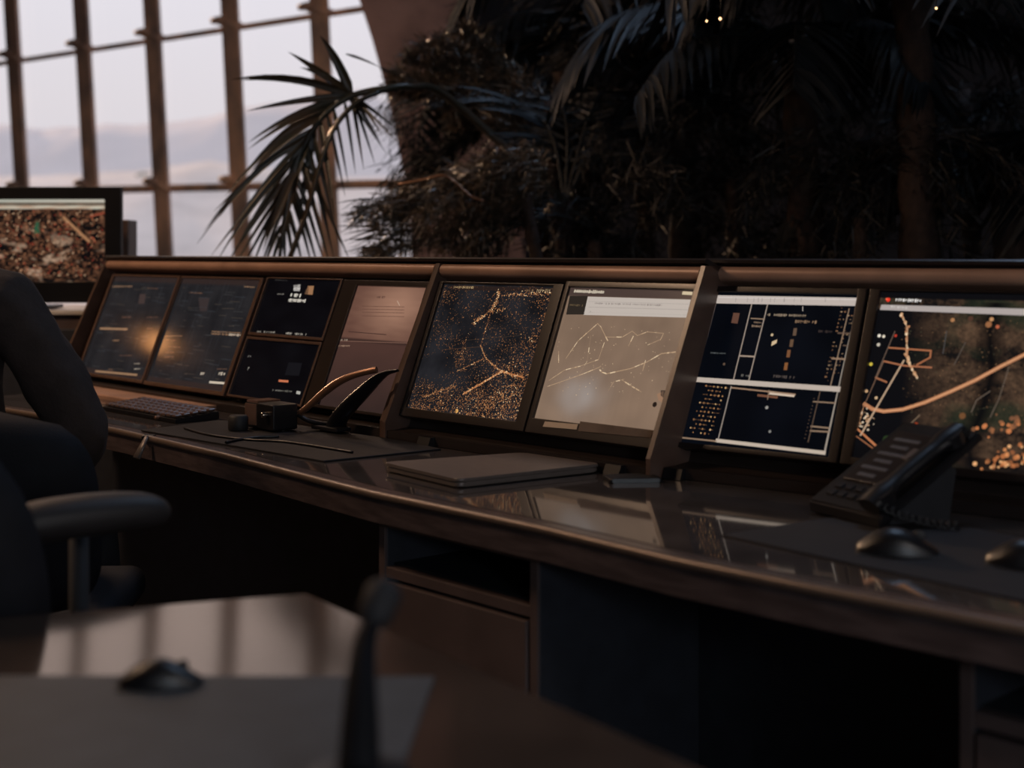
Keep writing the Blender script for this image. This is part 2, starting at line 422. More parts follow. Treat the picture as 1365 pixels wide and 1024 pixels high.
# ------------------------------------------------------------------ displays
class Canvas:
    """a lit picture on a display: flat pieces with a colour per vertex, one mesh"""
    def __init__(s, U, u0, u1, w0, w1, n):
        s.U, s.r, s.n = U, (u0, u1, w0, w1), n; s.v = []; s.f = []; s.c = []; s.k = 0
    def _p(s, u, w): return s.U.pt(u, w, s.n + .00012 * s.k)
    def grid(s, nx, ny, fn):
        u0, u1, w0, w1 = s.r; b = len(s.v)
        for j in range(ny + 1):
            for i in range(nx + 1):
                a, t = i / nx, j / ny
                s.v.append(s._p(u0 + (u1 - u0) * a, w1 + (w0 - w1) * t)); s.c.append(fn(a, t))
        for j in range(ny):
            for i in range(nx):
                q = b + j * (nx + 1) + i
                s.f.append((q, q + nx + 1, q + nx + 2, q + 1))
        s.k += 1
    def clamp(s, u, w):
        u0, u1, w0, w1 = s.r; return min(max(u, u0), u1), min(max(w, w0), w1)
    def quad(s, uws, col):
        b = len(s.v)
        for u, w in uws: s.v.append(s._p(*s.clamp(u, w))); s.c.append(col)
        s.f.append(tuple(range(b, b + len(uws))))
    def px(s, *pts): return [s.U.uw(x, y) for x, y in pts]
    def poly(s, pts, col): s.quad(s.px(*pts), col)
    def line(s, pts, wid, col, uw=False):
        q = pts if uw else s.px(*pts)
        for (a, b), (c, d) in zip(q, q[1:]):
            dx, dy = c - a, d - b; L = math.hypot(dx, dy)
            if L < 1e-6: continue
            nx, ny = -dy / L * wid / 2, dx / L * wid / 2; ex, ey = dx / L * wid * .3, dy / L * wid * .3
            s.quad([(a - nx - ex, b - ny - ey), (c - nx + ex, d - ny + ey), (c + nx + ex, d + ny + ey), (a + nx - ex, b + ny - ey)], col)
    def dot(s, u, w, r, col, n=6):
        u0, u1, w0, w1 = s.r
        if not (u0 + r < u < u1 - r and w0 + r < w < w1 - r): return
        s.quad([(u + r * math.cos(2 * PI * k / n), w + r * math.sin(2 * PI * k / n)) for k in range(n)], col)
    def text(s, a, b, h, col, fill=.72, seed=0):
        """a line of tiny glyph marks from photo pixel a to b"""
        (ua, wa), (ub, wb) = s.px(a, b); r = random.Random(seed + int(a[0] * 7 + a[1]))
        u = ua
        while u < ub:
            w_ = h * r.uniform(.35, .75); f = (u - ua) / max(1e-6, ub - ua); w = wa + (wb - wa) * f
            if r.random() < fill:
                hh = h * r.choice((.6, .8, 1.0, 1.0)); kind = r.random()
                if kind < .5: s.quad([(u, w - hh / 2), (u + w_ * .8, w - hh / 2), (u + w_ * .8, w + hh / 2), (u, w + hh / 2)], col)
                else:
                    s.quad([(u, w - hh / 2), (u + w_ * .3, w - hh / 2), (u + w_ * .3, w + hh / 2), (u, w + hh / 2)], col)
                    s.quad([(u, w), (u + w_ * .8, w), (u + w_ * .8, w + hh * .3), (u, w + hh * .3)], col)
            u += w_ + h * .12
    def build(s, name, parent):
        me = bpy.data.meshes.new(name); me.from_pydata([tuple(v) for v in s.v], [], s.f)
        at_ = me.color_attributes.new('image', 'FLOAT_COLOR', 'POINT')
        flat = []
        for c in s.c: flat.extend(c[:4] if len(c) > 3 else (*c[:3], 1.0))
        at_.data.foreach_set('color', flat)
        me.materials.append(M['screen']); me.update()
        o = bpy.data.objects.new(name, me); COL.objects.link(o); keep(o, parent)
        return o
def frame(U, u0, u1, w0, w1, bl, br, bb, bt, th=.024, n=0.0):
    """display case: back plate with raised border; n = front of border"""
    mb = MB()
    def bx(a, b, c, d, n0, n1, bev):
        rot = Matrix((U.e, U.up, U.n)).transposed()
        mb.box((b - a, d - c, n1 - n0), U.pt((a + b) / 2, (c + d) / 2, (n0 + n1) / 2), rot, bev)
    bx(u0, u1, w0, w1, n - th, n - .007, 0)
    bx(u0, u0 + bl, w0, w1, n - .0075, n, .0015); bx(u1 - br, u1, w0, w1, n - .0075, n, .0015)
    bx(u0 + bl - .002, u1 - br + .002, w0, w0 + bb, n - .0075, n - .0002, .0015); bx(u0 + bl - .002, u1 - br + .002, w1 - bt, w1, n - .0075, n - .0002, .0015)
    return mb
def monitor(U, u0, u1, w0, w1, b, m, label, n=0.0):
    base = U.pt((u0 + u1) / 2, w0, n)
    root = thing('monitor', label, 'monitor', base, 0, 'displays set in the console')
    keep(frame(U, u0, u1, w0, w1, *b, n=n).build('bezel', m, smooth=40), root)
    return root, Canvas(U, u0 + b[0], u1 - b[1], w0 + b[2], w1 - b[3], n - .0066)
nz = lambda x, y, z=0: noise.noise(Vector((x, y, z)))
def mixc(a, b, t): t = max(0, min(1, t)); return tuple(a[i] + (b[i] - a[i]) * t for i in range(3)) + (1,)
G = lambda r, g, b: rgb(r, g, b)

# --- two dark blue-grey data displays
def data_bg(seed):
    def fn(a, t):
        v = nz(a * 6, t * 6, seed) * .5 + nz(a * 60, t * 3, seed) * .35 + nz(a * 4, t * 70, seed) * .3
        c = mixc(G(25, 25, 28), G(40, 39, 41), .5 + v)
        if t < .05 or t > .955: c = mixc(c, G(50, 38, 35), .8)
        return c
    return fn
def faint(cv, n, seed, u0, u1, w0, w1):
    r = random.Random(seed)
    for k in range(n):
        u, w = r.uniform(u0 + .01, u1 - .06), r.uniform(w0 + .01, w1 - .02); L = r.uniform(.01, .06)
        if r.random() < .6: cv.line([(u, w), (u + L, w)], .0012, G(*r.choice(((62, 62, 62), (74, 66, 58), (56, 60, 66)))), True)
        else: cv.line([(u, w), (u, w + L)], .001, G(52, 54, 58), True)
rt, cv = monitor(UA, -.045, .400, -.012, .330, (.012, .010, .010, .006), M['bezel_brown'], 'display with dark grey data page at the far left end of the console')
cv.grid(60, 50, data_bg(1)); faint(cv, 90, 3, -.03, .39, 0, .32)
T1, T2, T3 = G(150, 116, 88), G(112, 82, 66), G(205, 190, 170)
for a, b, h, c in (((147, 381), (174, 381), .005, T1), ((132, 437), (167, 438), .008, T1), ((159, 422), (172, 422), .006, T2), ((194, 437), (201, 437), .005, T2), ((148, 453), (156, 453), .006, T1), ((157, 473), (173, 473), .003, T2), ((176, 484), (184, 484), .003, T3), ((176, 491), (184, 491), .003, T3), ((194, 383), (208, 384), .003, T2), ((193, 422), (208, 422), .003, T2), ((142, 492), (150, 492), .005, T2)):
    cv.text(a, b, h, c, .9)
cv.line([(125, 494), (180, 499)], .006, T1); cv.line([(131, 437), (167, 438)], .006, T1)
cv.poly([(184, 391), (192, 391), (190, 404), (182, 404)], G(64, 52, 50))
cv.build('screen', rt)
rt, cv = monitor(UA, .408, .868, -.014, .330, (.004, .016, .012, .006), M['bezel_brown'], 'display with dark grey data page beside the stacked black displays')
cv.grid(60, 50, data_bg(5)); faint(cv, 120, 8, .42, .85, 0, .32)
for a, b, h, c in (((323, 381), (337, 382), .005, T1), ((250, 389), (267, 390), .004, T2), ((280, 441), (318, 443), .004, T1), ((279, 444), (320, 446), .005, T1), ((303, 445), (319, 446), .007, T3), ((265, 497), (269, 497), .008, T3), ((289, 497), (296, 497.5), .010, T3), ((218, 447), (240, 447), .004, T1), ((219, 452), (232, 453), .004, T2), ((222, 461), (238, 462), .004, T2), ((218, 469), (230, 469), .005, T2), ((217, 475), (229, 475), .004, T2), ((287, 491), (300, 491), .003, T2)):
    cv.text(a, b, h, c, .9)
cv.line([(277, 508.5), (297, 510)], .006, T3)
cv.poly([(262, 396), (277, 396), (273, 414), (264, 414)], G(54, 46, 46))
cv.build('screen', rt)
# --- stacked pair of black displays
blackbg = lambda s: (lambda a, t: mixc(G(4, 4, 7), G(10, 10, 14), .35 + nz(a * 4, t * 4, s) * .6))
rt, cv = monitor(UA, .884, 1.246, .164, .333, (.006, .008, .008, .004), M['bezel_brown'], 'upper small black display of the stacked pair, white icon and caption')
cv.grid(20, 14, blackbg(2))
WH = G(222, 214, 200)
cv.poly([(389, 379), (398, 378), (397, 387), (389, 387)], G(160, 155, 150)); cv.text((389, 380), (397, 380), .006, G(40, 40, 40)); cv.text((389, 384), (397, 384), .006, G(235, 230, 225))
cv.poly([(408, 380), (416, 380), (414, 392), (404, 391)], G(150, 110, 78)); cv.poly([(405, 385), (409, 380), (408, 391), (403, 391)], G(60, 45, 36))
cv.text((385, 392), (397, 393), .010, WH, .95); cv.text((382, 399), (404, 400), .010, WH, .95); cv.text((367, 391), (376, 391), .004, G(140, 134, 126))
cv.text((340, 441), (364, 442), .005, G(150, 143, 132)); cv.text((377, 443), (406, 445), .006, G(165, 158, 146)); cv.text((364, 372), (380, 373), .004, G(70, 68, 66))
cv.build('screen', rt)
rt, cv = monitor(UA, .884, 1.246, -.012, .160, (.006, .008, .006, .008), M['bezel_brown'], 'lower small black display of the stacked pair, orange bar near its bottom')
cv.grid(20, 14, blackbg(6))
cv.poly([(369, 505), (382, 506), (381.5, 509), (368.5, 508)], G(196, 112, 78)); cv.text((360, 519), (386, 521), .005, G(120, 116, 108))
cv.poly([(393, 520), (398, 521), (397, 525), (392, 524)], G(170, 166, 158)); cv.text((328, 474), (331, 474), .006, G(130, 126, 120)); cv.text((328, 490), (330, 490), .01, G(140, 136, 128))
cv.poly([(382, 482), (400, 483), (396, 500), (377, 499)], G(19, 19, 23))
cv.build('screen', rt)
# --- brown page
def brown(a, t):
    hi = math.exp(-(((a - .66) / .42) ** 2 + ((t - .16) / .22) ** 2))
    if t < .44: c = mixc(G(96, 66, 56), G(156, 117, 97), hi + .10 * nz(a * 5, t * 30, 1))
    elif t < .47: c = G(62, 43, 38)
    else: c = mixc(G(74, 51, 45), G(52, 38, 35), (t - .5) * 2.2 + .15 * nz(a * 6, t * 9, 4))
    return c
rt, cv = monitor(UA, 1.254, 1.612, -.008, .331, (.060, .014, .008, .014), M['bezel'], 'display with plain brown page in two halves behind the curved stand')
cv.grid(40, 70, brown)
for y in (407, 411, 415, 420): cv.line([(480, y), (536, y + 1)], .0012, G(92, 64, 55))
cv.text((500, 395), (510, 395), .006, G(84, 58, 50)); cv.line([(462, 441), (512, 445)], .002, G(66, 45, 39)); cv.line([(446, 453), (552, 457)], .002, G(112, 82, 70))
cv.text((448, 452), (462, 452), .004, G(168, 150, 132)); cv.text((448, 460), (463, 460), .005, G(150, 120, 100)); cv.line([(527, 400), (530, 406)], .002, G(190, 160, 140))
cv.build('screen', rt)

# --- night city map
rt, cv = monitor(UB, .018, .425, .004, .334, (.012, .030, .020, .005), M['bezel'], 'display with black night city map full of orange lights')
cv.grid(70, 60, lambda a, t: mixc(G(20, 20, 23), G(37, 37, 41), .5 + .9 * nz(a * 5, t * 6, 9) + .3 * nz(a * 25, t * 25, 2)))
u0, u1, w0, w1 = cv.r
OR = [G(58, 42, 32), G(84, 58, 40), G(112, 76, 50), G(140, 92, 58), G(176, 118, 76), G(214, 160, 108), G(240, 205, 160)]
r_ = random.Random(5)
def pick(b): return OR[max(0, min(6, int(r_.gauss(b, 1.3))))]
cnt = 0
while cnt < 5200:
    a, t = r_.random(), r_.random()
    d = .20 + .35 * max(0, t - .55) * 2 + .45 * max(0, a - .62) * 2 * (1 - abs(t - .4)) + .35 * nz(a * 4, t * 5, 3)
    if t > .58 and a > .5: d += .16
    if t > .80: d += .12
    if t < .62 and a < .2: d += .02
    if t > .45 and t < .72 and a < .3: d -= .12
    if r_.random() < d:
        cv.dot(u0 + (u1 - u0) * a, w1 + (w0 - w1) * t, r_.choice((.0007, .0009, .0011, .0014)), pick(1.2 + 2.6 * d), 5); cnt += 1
def road(pts, n, spread, bright, rad):
    q = cv.px(*pts)
    for k in range(n):
        i = r_.randrange(len(q) - 1); f = r_.random(); (a, b), (c, d) = q[i], q[i + 1]
        cv.dot(a + (c - a) * f + r_.gauss(0, spread), b + (d - b) * f + r_.gauss(0, spread), rad * r_.uniform(.6, 1.4), pick(bright), 5)
M1 = [(662, 386), (660, 398), (652, 412), (637, 424), (626, 430)]
M2 = [(666, 494), (655, 486), (644, 475), (638, 459), (647, 430), (652, 412)]
M3 = [(666, 494), (639, 510), (615, 524)]; M4 = [(666, 494), (695, 502)]
cv.line(M2[:4], .0022, G(150, 100, 64)); cv.line(M3, .0042, G(172, 106, 64)); cv.line(M4, .0038, G(172, 106, 64)); cv.line(M2[3:], .0013, G(96, 64, 46)); cv.line([(642, 477), (606, 494)], .0016, G(118, 80, 54)); cv.line([(606, 513), (561, 528)], .0016, G(126, 86, 56)); cv.line([(587, 465), (640, 461)], .001, G(80, 56, 42)); cv.line([(612, 453), (690, 446)], .0008, G(66, 52, 42)); cv.line(M1, .0016, G(120, 84, 56))
road(M1, 120, .003, 4.6, .0015); road([(652, 412), (672, 412)], 30, .003, 4, .0013); road(M2, 80, .0012, 4.6, .0012); road(M3, 90, .0012, 5, .0016); road(M4, 60, .0012, 5, .0016)
road([(642, 477), (606, 494)], 40, .0015, 4.2, .0012); road([(606, 513), (561, 528)], 50, .002, 4, .0013); road([(660, 392), (735, 390)], 120, .0025, 4.6, .0012); road([(666, 494), (700, 470), (735, 400)], 160, .010, 3.8, .0012); road([(623, 440), (610, 480)], 50, .004, 3.8, .001); road([(545, 544), (690, 556)], 120, .004, 4.0, .0013); road([(580, 540), (610, 500)], 30, .004, 4, .001); road([(646, 540), (690, 510)], 160, .012, 4.2, .0013)
cv.dot(*cv.px((606, 547))[0], .005, G(226, 170, 96), 12); cv.dot(*cv.px((666, 494))[0], .0035, G(236, 196, 150), 10)
cv.poly([(600, 379), (742, 383), (740, 388), (598, 385)], G(40, 30, 28))
cv.text((602, 381.5), (629, 382), .006, G(190, 160, 116), .98); cv.text((713, 386), (738, 387), .009, G(226, 196, 150), .95); cv.text((697, 386), (708, 386), .005, G(150, 120, 88))
cv.build('screen', rt)

# --- tan map
def tan(a, t):
    v = .35 * nz(a * 3, t * 3, 12) + .22 * nz(a * 9, t * 9, 4) + .10 * nz(a * 40, t * 4, 4)
    c = mixc(G(112, 92, 77), G(140, 116, 97), .5 + v + (t - .5) * .3)
    cl = math.exp(-(((a - .33) / .17) ** 2 + ((t - .80) / .13) ** 2)) * (.7 + .5 * nz(a * 7, t * 7, 8))
    c = mixc(c, G(158, 148, 142), cl)
    if t < .065: c = G(72, 58, 53)
    return c
rt, cv = monitor(UB, .430, .798, .004, .341, (.012, .016, .032, .013), M['bezel'], 'display with bright tan map and white strip across its top')
cv.grid(60, 70, tan)
cv.poly([(757, 393), (781, 393), (776, 418), (752, 418)], G(44, 38, 33)); cv.text((757, 405), (773, 406), .005, G(110, 92, 66))
cv.poly([(781, 394), (920, 398), (912, 422), (775, 418.5)], G(188, 177, 168))
for k, (y0, y1) in enumerate(((400.5, 404), (408, 411.5), (415, 418.5))): cv.line([(782, y0), (915, y1)], .0012, G(160, 150, 143))
cv.text((790, 403), (880, 405.5), .004, G(104, 94, 90), .9); cv.text((781, 414), (785, 414), .004, G(120, 112, 106))
cv.text((763, 386.5), (802, 388), .008, G(205, 192, 170), 1.0); cv.line([(763, 387), (802, 388.5)], .0045, G(176, 164, 148)); cv.line([(908, 389), (926, 390)], .007, G(196, 180, 150))
K = (.0011, .0014, .0018); PALE = G(214, 184, 148)
def trace(pts, w=.0013, c=G(176, 146, 116), beads=10, bw=.0018):
    cv.line(pts, w, c); q = cv.px(*pts)
    for k in range(beads):
        i = r_.randrange(len(q) - 1); f = r_.random(); a, b = q[i]; c2, d2 = q[i + 1]
        L = r_.uniform(.003, .012); dx, dy = c2 - a, d2 - b; l = math.hypot(dx, dy) + 1e-9
        u, w_ = a + dx * f, b + dy * f
        cv.line([(u, w_), (u + dx / l * L, w_ + dy / l * L)], bw * r_.uniform(.6, 1.2), G(*r_.choice(((232, 206, 170), (214, 184, 148), (196, 164, 130)))), True)
trace([(752, 476), (768, 453), (794, 430), (798, 434), (805, 448)], beads=8)
trace([(805, 448), (827, 448), (840, 440), (847, 446), (860, 441), (882, 443), (878, 451), (862, 458)], w=.001, beads=9)
trace([(727, 514), (750, 506), (775, 497), (797, 488)], beads=8); trace([(729, 506), (750, 492), (770, 487), (795, 478), (803, 455)], w=.001, beads=9)
trace([(796, 491), (800, 495), (806, 497), (838, 490), (860, 481), (879, 470), (897, 468)], w=.0016, beads=12, bw=.0024)
trace([(742, 467), (742, 481)], beads=3); trace([(854, 493), (857, 482)], beads=2); trace([(826, 505), (840, 514), (852, 521)], w=.0009, beads=4); trace([(785, 446), (780, 480), (768, 500)], w=.0008, c=G(150, 124, 100), beads=2); trace([(835, 460), (841, 448)], w=.001, beads=3); trace([(808, 520), (815, 508), (830, 504)], w=.0008, c=G(152, 126, 102), beads=3)
for k in range(90):
    cv.dot(*cv.px((r_.uniform(735, 900), r_.uniform(432, 530)))[0], r_.choice((.0006, .0008, .0011)), G(*r_.choice(((214, 184, 148), (186, 156, 126)))), 5)
cv.dot(*cv.px((870, 538))[0], .0055, G(34, 26, 22), 9); cv.poly([(873, 524), (882, 520), (880, 536), (875, 532)], G(150, 116, 92)); cv.poly([(878, 519), (884, 519), (883, 530), (878, 526)], G(70, 56, 48))
cv.build('screen', rt)
# paper notes stuck to the lower bezel of the tan display
def note(pts, m, name, label, n=.0008):
    mb = MB(); q = [UB.uw(*p) for p in pts]
    a = [mb.bm.verts.new(UB.pt(u, w, n)) for u, w in q]; b = [mb.bm.verts.new(UB.pt(u, w, n + .0006)) for u, w in q]
    for i in range(4): mb.bm.faces.new((a[i], a[(i + 1) % 4], b[(i + 1) % 4], b[i]))
    mb.bm.faces.new(a[::-1]); mb.bm.faces.new(b)
    return tag(mb.build(name, m), label, 'note')
M['paper'] = mat('paper', (.62, .50, .38, 1), .8, noise_amt=.1); M['paper2'] = mat('paper2', (.16, .115, .09, 1), .8, noise_amt=.3)
note([(727, 562), (771, 566), (769, 573), (724, 569)], M['paper'], 'sticky_note', 'pale paper strip stuck under the tan map display')
note([(774, 562), (872, 574), (868, 584), (771, 575)], M['paper2'], 'paper_strip', 'dull brown paper strip stuck beside the pale one under the tan map')

# --- dark panel display
rt, cv = monitor(UC, .010, .352, .006, .336, (.010, .018, .010, .012), M['bezel'], 'display with dark blue panels divided by white bars')
cv.grid(30, 30, lambda a, t: mixc(G(4, 6, 11), G(9, 12, 19), .4 + .8 * nz(a * 4, t * 4, 21)))
BAR = G(186, 172, 160); TN = G(140, 116, 96); TD = G(92, 74, 62)
cv.poly([(954.5, 392), (1147, 395.5), (1144.5, 406.5), (952.5, 403)], G(188, 176, 168)); cv.line([(956, 395), (1144, 398)], .002, G(210, 200, 194))
for k in range(14): x = r_.uniform(960, 1138); cv.line([(x, 396), (x - .6, 401)], .001, G(120, 112, 108))
cv.line([(1145, 397), (1097, 602)], .0035, G(160, 148, 136)); cv.line([(925, 504.5), (1116, 517.5)], .010, BAR); cv.line([(953, 586), (1097, 602.5)], .007, G(190, 174, 158)); cv.line([(904, 582), (953, 587)], .003, TN); cv.line([(952, 404), (905, 582)], .002, G(86, 76, 72))
for a, b in (((1000, 404), (975.5, 505)), ((1021, 405), (996, 506))): cv.line([a, b], .0022, G(158, 142, 130))
for a, b, w, c in (((999, 423), (1017, 424), .0022, TN), ((984, 473), (1003, 474), .003, G(160, 140, 124)), ((1130, 410), (1105, 513), .002, TN), ((1115, 442.5), (1131, 443), .003, TD), ((1107, 476.5), (1128, 477.5), .0028, G(150, 122, 100)), ((1122, 459), (1134, 460), .0024, TD), ((972.5, 514), (955, 585), .0022, G(150, 138, 128)), ((973, 515.5), (1058, 524.5), .0028, G(150, 120, 98)), ((1091, 521), (1075, 588), .0018, TD), ((1082, 534), (1112, 536), .0024, TN), ((1079, 567), (1104, 569.5), .0028, TN), ((1078, 573), (1103, 574.5), .0028, TN)):
    cv.line([a, b], w, c)
cv.poly([(1024, 520), (1058, 523.5), (1056.5, 528), (1023, 524.5)], G(206, 186, 166)); cv.poly([(1008, 524), (1035, 527), (1034, 530), (1007, 527)], G(112, 74, 56)); cv.line([(1023, 519), (1021, 531)], .002, TN)
cv.poly([(975.5, 415.5), (984, 416), (981, 430), (972.5, 429)], G(96, 66, 54))
for a, b, h, c in (((1021, 418), (1072, 419.5), .005, G(150, 132, 112)), ((1058, 427), (1086, 428), .006, G(140, 112, 88)), ((1000, 433), (1014, 434), .005, TN), ((945, 469), (965, 470), .003, G(96, 100, 100)), ((1029, 500), (1056, 502), .006, G(84, 74, 70)), ((1089, 440), (1106, 441), .005, G(60, 50, 48)), ((986, 499), (996, 500), .005, G(110, 106, 100)), ((1003, 428), (1013, 429), .003, TN)):
    cv.text(a, b, h, c, .9)
for (x, y), c in zip(((1058, 441), (1053.5, 456), (1049.5, 470), (1046, 487)), (G(96, 76, 62), G(100, 76, 58), G(118, 78, 52), G(130, 84, 50))): cv.poly([(x - 2, y - 5), (x + 2.5, y - 5), (x + 1, y + 5), (x - 3.5, y + 5)], c)
cv.dot(*cv.px((1027, 445))[0], .003, G(200, 176, 140)); cv.poly([(1027, 454), (1034, 451), (1033, 456), (1026, 460)], G(206, 180, 144)); cv.line([(1068, 407), (1068, 413)], .0012, G(200, 190, 180)); cv.dot(*cv.px((963, 484))[0], .003, TD); cv.dot(*cv.px((1020, 542))[0], .0035, G(150, 146, 140)); cv.dot(*cv.px((1024, 574))[0], .003, G(130, 128, 124))
for j in range(20):
    y = 409 + j * 5.1; xa = 1127.5 - (y - 410) * .243
    for k in range(4):
        if r_.random() < .6: cv.text((xa - 8 + k * 5, y), (xa - 5.5 + k * 5, y), .003, G(*r_.choice(((150, 110, 80), (110, 84, 64), (170, 140, 110)))))
for j in range(12):
    for i in range(6):
        x = 939 + i * 5.2 - j * 2.05; y = 513 + j * 5.6 + i * .55
        if i == 0 and j % 2: continue
        if r_.random() < .85: cv.dot(*cv.px((x, y))[0], r_.choice((.0011, .0017, .0022)), G(*r_.choice(((178, 130, 86), (206, 164, 116), (130, 92, 62), (150, 106, 70)))), 6)
        if r_.random() < .5: cv.line([(x, y), (x + 3.5, y + .4)], .0009, G(112, 80, 56))
for j in range(12):
    y = 530 + j * 4.8; x = 1083 - (y - 530) * .23; cv.dot(*cv.px((x, y))[0], .0011, TD, 5)
cv.text((908, 389), (909, 389), .004, TD)
cv.build('screen', rt)

# --- road map display
def ground_map(a, t):
    v = nz(a * 7, t * 7, 31) + .6 * nz(a * 22, t * 22, 7) + .6 * nz(a * 70, t * 45, 3) + .5 * nz(a * 160, t * 90, 5)
    c = mixc(G(20, 18, 18), G(92, 70, 53), .42 + .65 * v)
    g = nz(a * 5 + 3, t * 5, 17)
    if g > .12: c = mixc(c, G(36, 44, 32), min(.7, g * 2))
    if a < .30 and t > .10: c = mixc(G(12, 12, 15), c, max(0, min(1, (a + .30 * (t - .75) * -.2 - .13) / .17)))
    st = (a - .36) - .06 * nz(t * 3, 1, 1)
    if -.035 < st < .055 and t > .05: c = mixc(G(9, 9, 11), c, abs(st - .01) / .045 * .8)
    if t > .93: c = mixc(c, G(10, 10, 12), .7)
    if t < .035: c = G(12, 12, 15)
    return c
rt, cv = monitor(UC, .358, .985, .006, .336, (.020, .020, .014, .004), M['bezel'], 'rightmost display with road map and thick orange road crossing it')
cv.grid(300, 150, ground_map)
cv.poly([(1173, 404.5), (1366, 410), (1430, 412), (1430, 421), (1364, 419), (1171, 411.5)], G(172, 162, 158)); cv.text((1186, 407), (1206, 409), .004, G(206, 200, 196))
cv.dot(*cv.px((1182, 398))[0], .004, G(236, 58, 40), 8); cv.dot(*cv.px((1180, 397))[0], .0022, G(255, 110, 80), 6); cv.text((1192, 398), (1226, 399.5), .0062, G(236, 232, 228), .98)
RD, RB = G(184, 124, 88), G(212, 158, 116)
main = [(1150, 537), (1161, 544), (1176, 547), (1201, 544.5), (1231, 535), (1264, 521), (1297, 506), (1332, 487), (1366, 470), (1410, 447), (1440, 436), (1500, 421), (1580, 416), (1660, 420)]
cv.line(main, .0066, RD); cv.line(main[1:], .0024, RB)
for pts, w, c in (([(1203, 479), (1145, 579)], .0030, G(190, 160, 132)), ([(1183, 462), (1239, 466), (1238, 475), (1220, 485)], .0028, G(172, 108, 74)), ([(1176, 480), (1203, 486), (1240, 488.5)], .0028, G(170, 108, 76)), ([(1165, 502), (1180, 508)], .003, G(166, 106, 74)), ([(1150, 537), (1136, 572)], .0022, G(170, 120, 84)), ([(1138, 571), (1171, 598)], .0044, G(190, 120, 80)), ([(1134, 580), (1168, 601)], .0024, G(150, 96, 66)), ([(1176, 480), (1145, 550)], .0018, G(120, 92, 74)), ([(1191, 440), (1165, 502)], .0014, G(112, 92, 80)), ([(1224, 552), (1197, 578)], .0016, G(130, 108, 88)), ([(1318, 520), (1300, 532), (1293, 548)], .0014, G(110, 96, 84)), ([(1343, 488), (1330, 530), (1318, 555)], .0014, G(104, 90, 78)), ([(1260, 440), (1255, 470)], .0014, G(80, 78, 78)), ([(1285, 455), (1270, 485)], .0014, G(90, 80, 72))): cv.line(pts, w, c)
ch = [(1200, 417), (1208, 437), (1206, 470), (1211, 483), (1220, 502)]
cv.line(ch, .0022, G(178, 140, 108)); q = cv.px(*ch)
for k in range(44):
    f = k / 43 * 3.999; i = int(f); f -= i; (a, b), (c, d) = q[i], q[i + 1]
    cv.dot(a + (c - a) * f + r_.gauss(0, .0014), b + (d - b) * f, r_.uniform(.0014, .0036), G(*r_.choice(((236, 206, 170), (206, 160, 120), (186, 128, 90)))), 6)
for x, y, r, c in ((1170, 446, .0032, G(236, 226, 210)), (1176, 447, .003, G(230, 216, 196)), (1169, 458, .0034, G(196, 186, 170)), (1159, 484, .0034, G(206, 184, 70)), (1192, 446, .0026, G(190, 60, 44)), (1153, 520, .003, G(200, 160, 120)), (1166, 529, .0028, G(214, 180, 140)), (1219, 565, .0042, G(176, 70, 40)), (1268, 425, .004, G(170, 120, 80)), (1316, 431, .006, G(150, 100, 66)), (1320, 424, .004, G(190, 140, 96)), (1328, 434, .0034, G(190, 100, 70)), (1292, 423, .005, G(80, 54, 42)), (1180, 585, .008, G(44, 62, 34)), (1186, 582, .005, G(70, 84, 42)), (1193, 581, .004, G(150, 120, 70)), (1281, 553, .006, G(110, 74, 46))): cv.dot(*cv.px((x, y))[0], r, c, 8)
for k in range(36): cv.dot(*cv.px((r_.gauss(1151, 6), r_.gauss(558, 7)))[0], r_.uniform(.0008, .0022), G(*r_.choice(((236, 214, 186), (200, 156, 118)))), 5)
for k in range(120):
    x = r_.uniform(1290, 1420); y = 640 - (x - 1290) * .45 + r_.gauss(0, 10)
    cv.dot(*cv.px((x, y))[0], r_.uniform(.0018, .0046), G(*r_.choice(((206, 134, 84), (176, 106, 64), (226, 168, 116), (140, 86, 54)))), 7)
for k in range(40): cv.dot(*cv.px((r_.uniform(1290, 1420), r_.gauss(566, 7)))[0], r_.uniform(.0018, .005), G(*r_.choice(((196, 120, 74), (150, 96, 62), (120, 80, 56)))), 7)
for k in range(260): cv.dot(*cv.px((r_.uniform(1200, 1400), r_.uniform(425, 560)))[0], r_.uniform(.0006, .0014), G(*r_.choice(((96, 74, 54), (120, 90, 64), (70, 66, 50)))), 5)
cv.build('screen', rt)

# ------------------------------------------------------------------ main desk
front = [(-1.62, 4.12), (-1.26, 3.78), (-.948, 3.44), (-.611, 3.031), (-.342, 2.673), (-.245, 2.548), (.044, 2.234), (.230, 2.003), (.402, 1.824), (.590, 1.640), (.86, 1.37)]
def offset(poly, d):
    """shift an open polyline towards the back of the desk by d"""
    out = []
    for i, (x, y) in enumerate(poly):
        a = Vector(poly[max(i - 1, 0)]); b = Vector(poly[min(i + 1, len(poly) - 1)]); t = (b - a).normalized()
        out.append((x - t.y * d, y + t.x * d))
    return out
back = offset(front, .86)
desk = thing('worktop', 'long dark wood worktop running under the console housings', 'desk', (front[6][0], front[6][1], 0))
mb = MB(); mb.slab(front + back[::-1], .684, .7395, .012); keep(mb.build('top', M['desk_wood'], smooth=35), desk)
nose = offset(front, -.001); mb = MB(); mb.tube([(x, y, .7335) for x, y in nose], .0075, 10); keep(mb.build('edge_trim', M['trim_metal'], smooth=60), desk)
inner = offset(front, .032)
mb = MB(); mb.slab(inner + back[::-1], .7385, .7404, 0); keep(mb.build('laminate', M['desk_top']), desk)
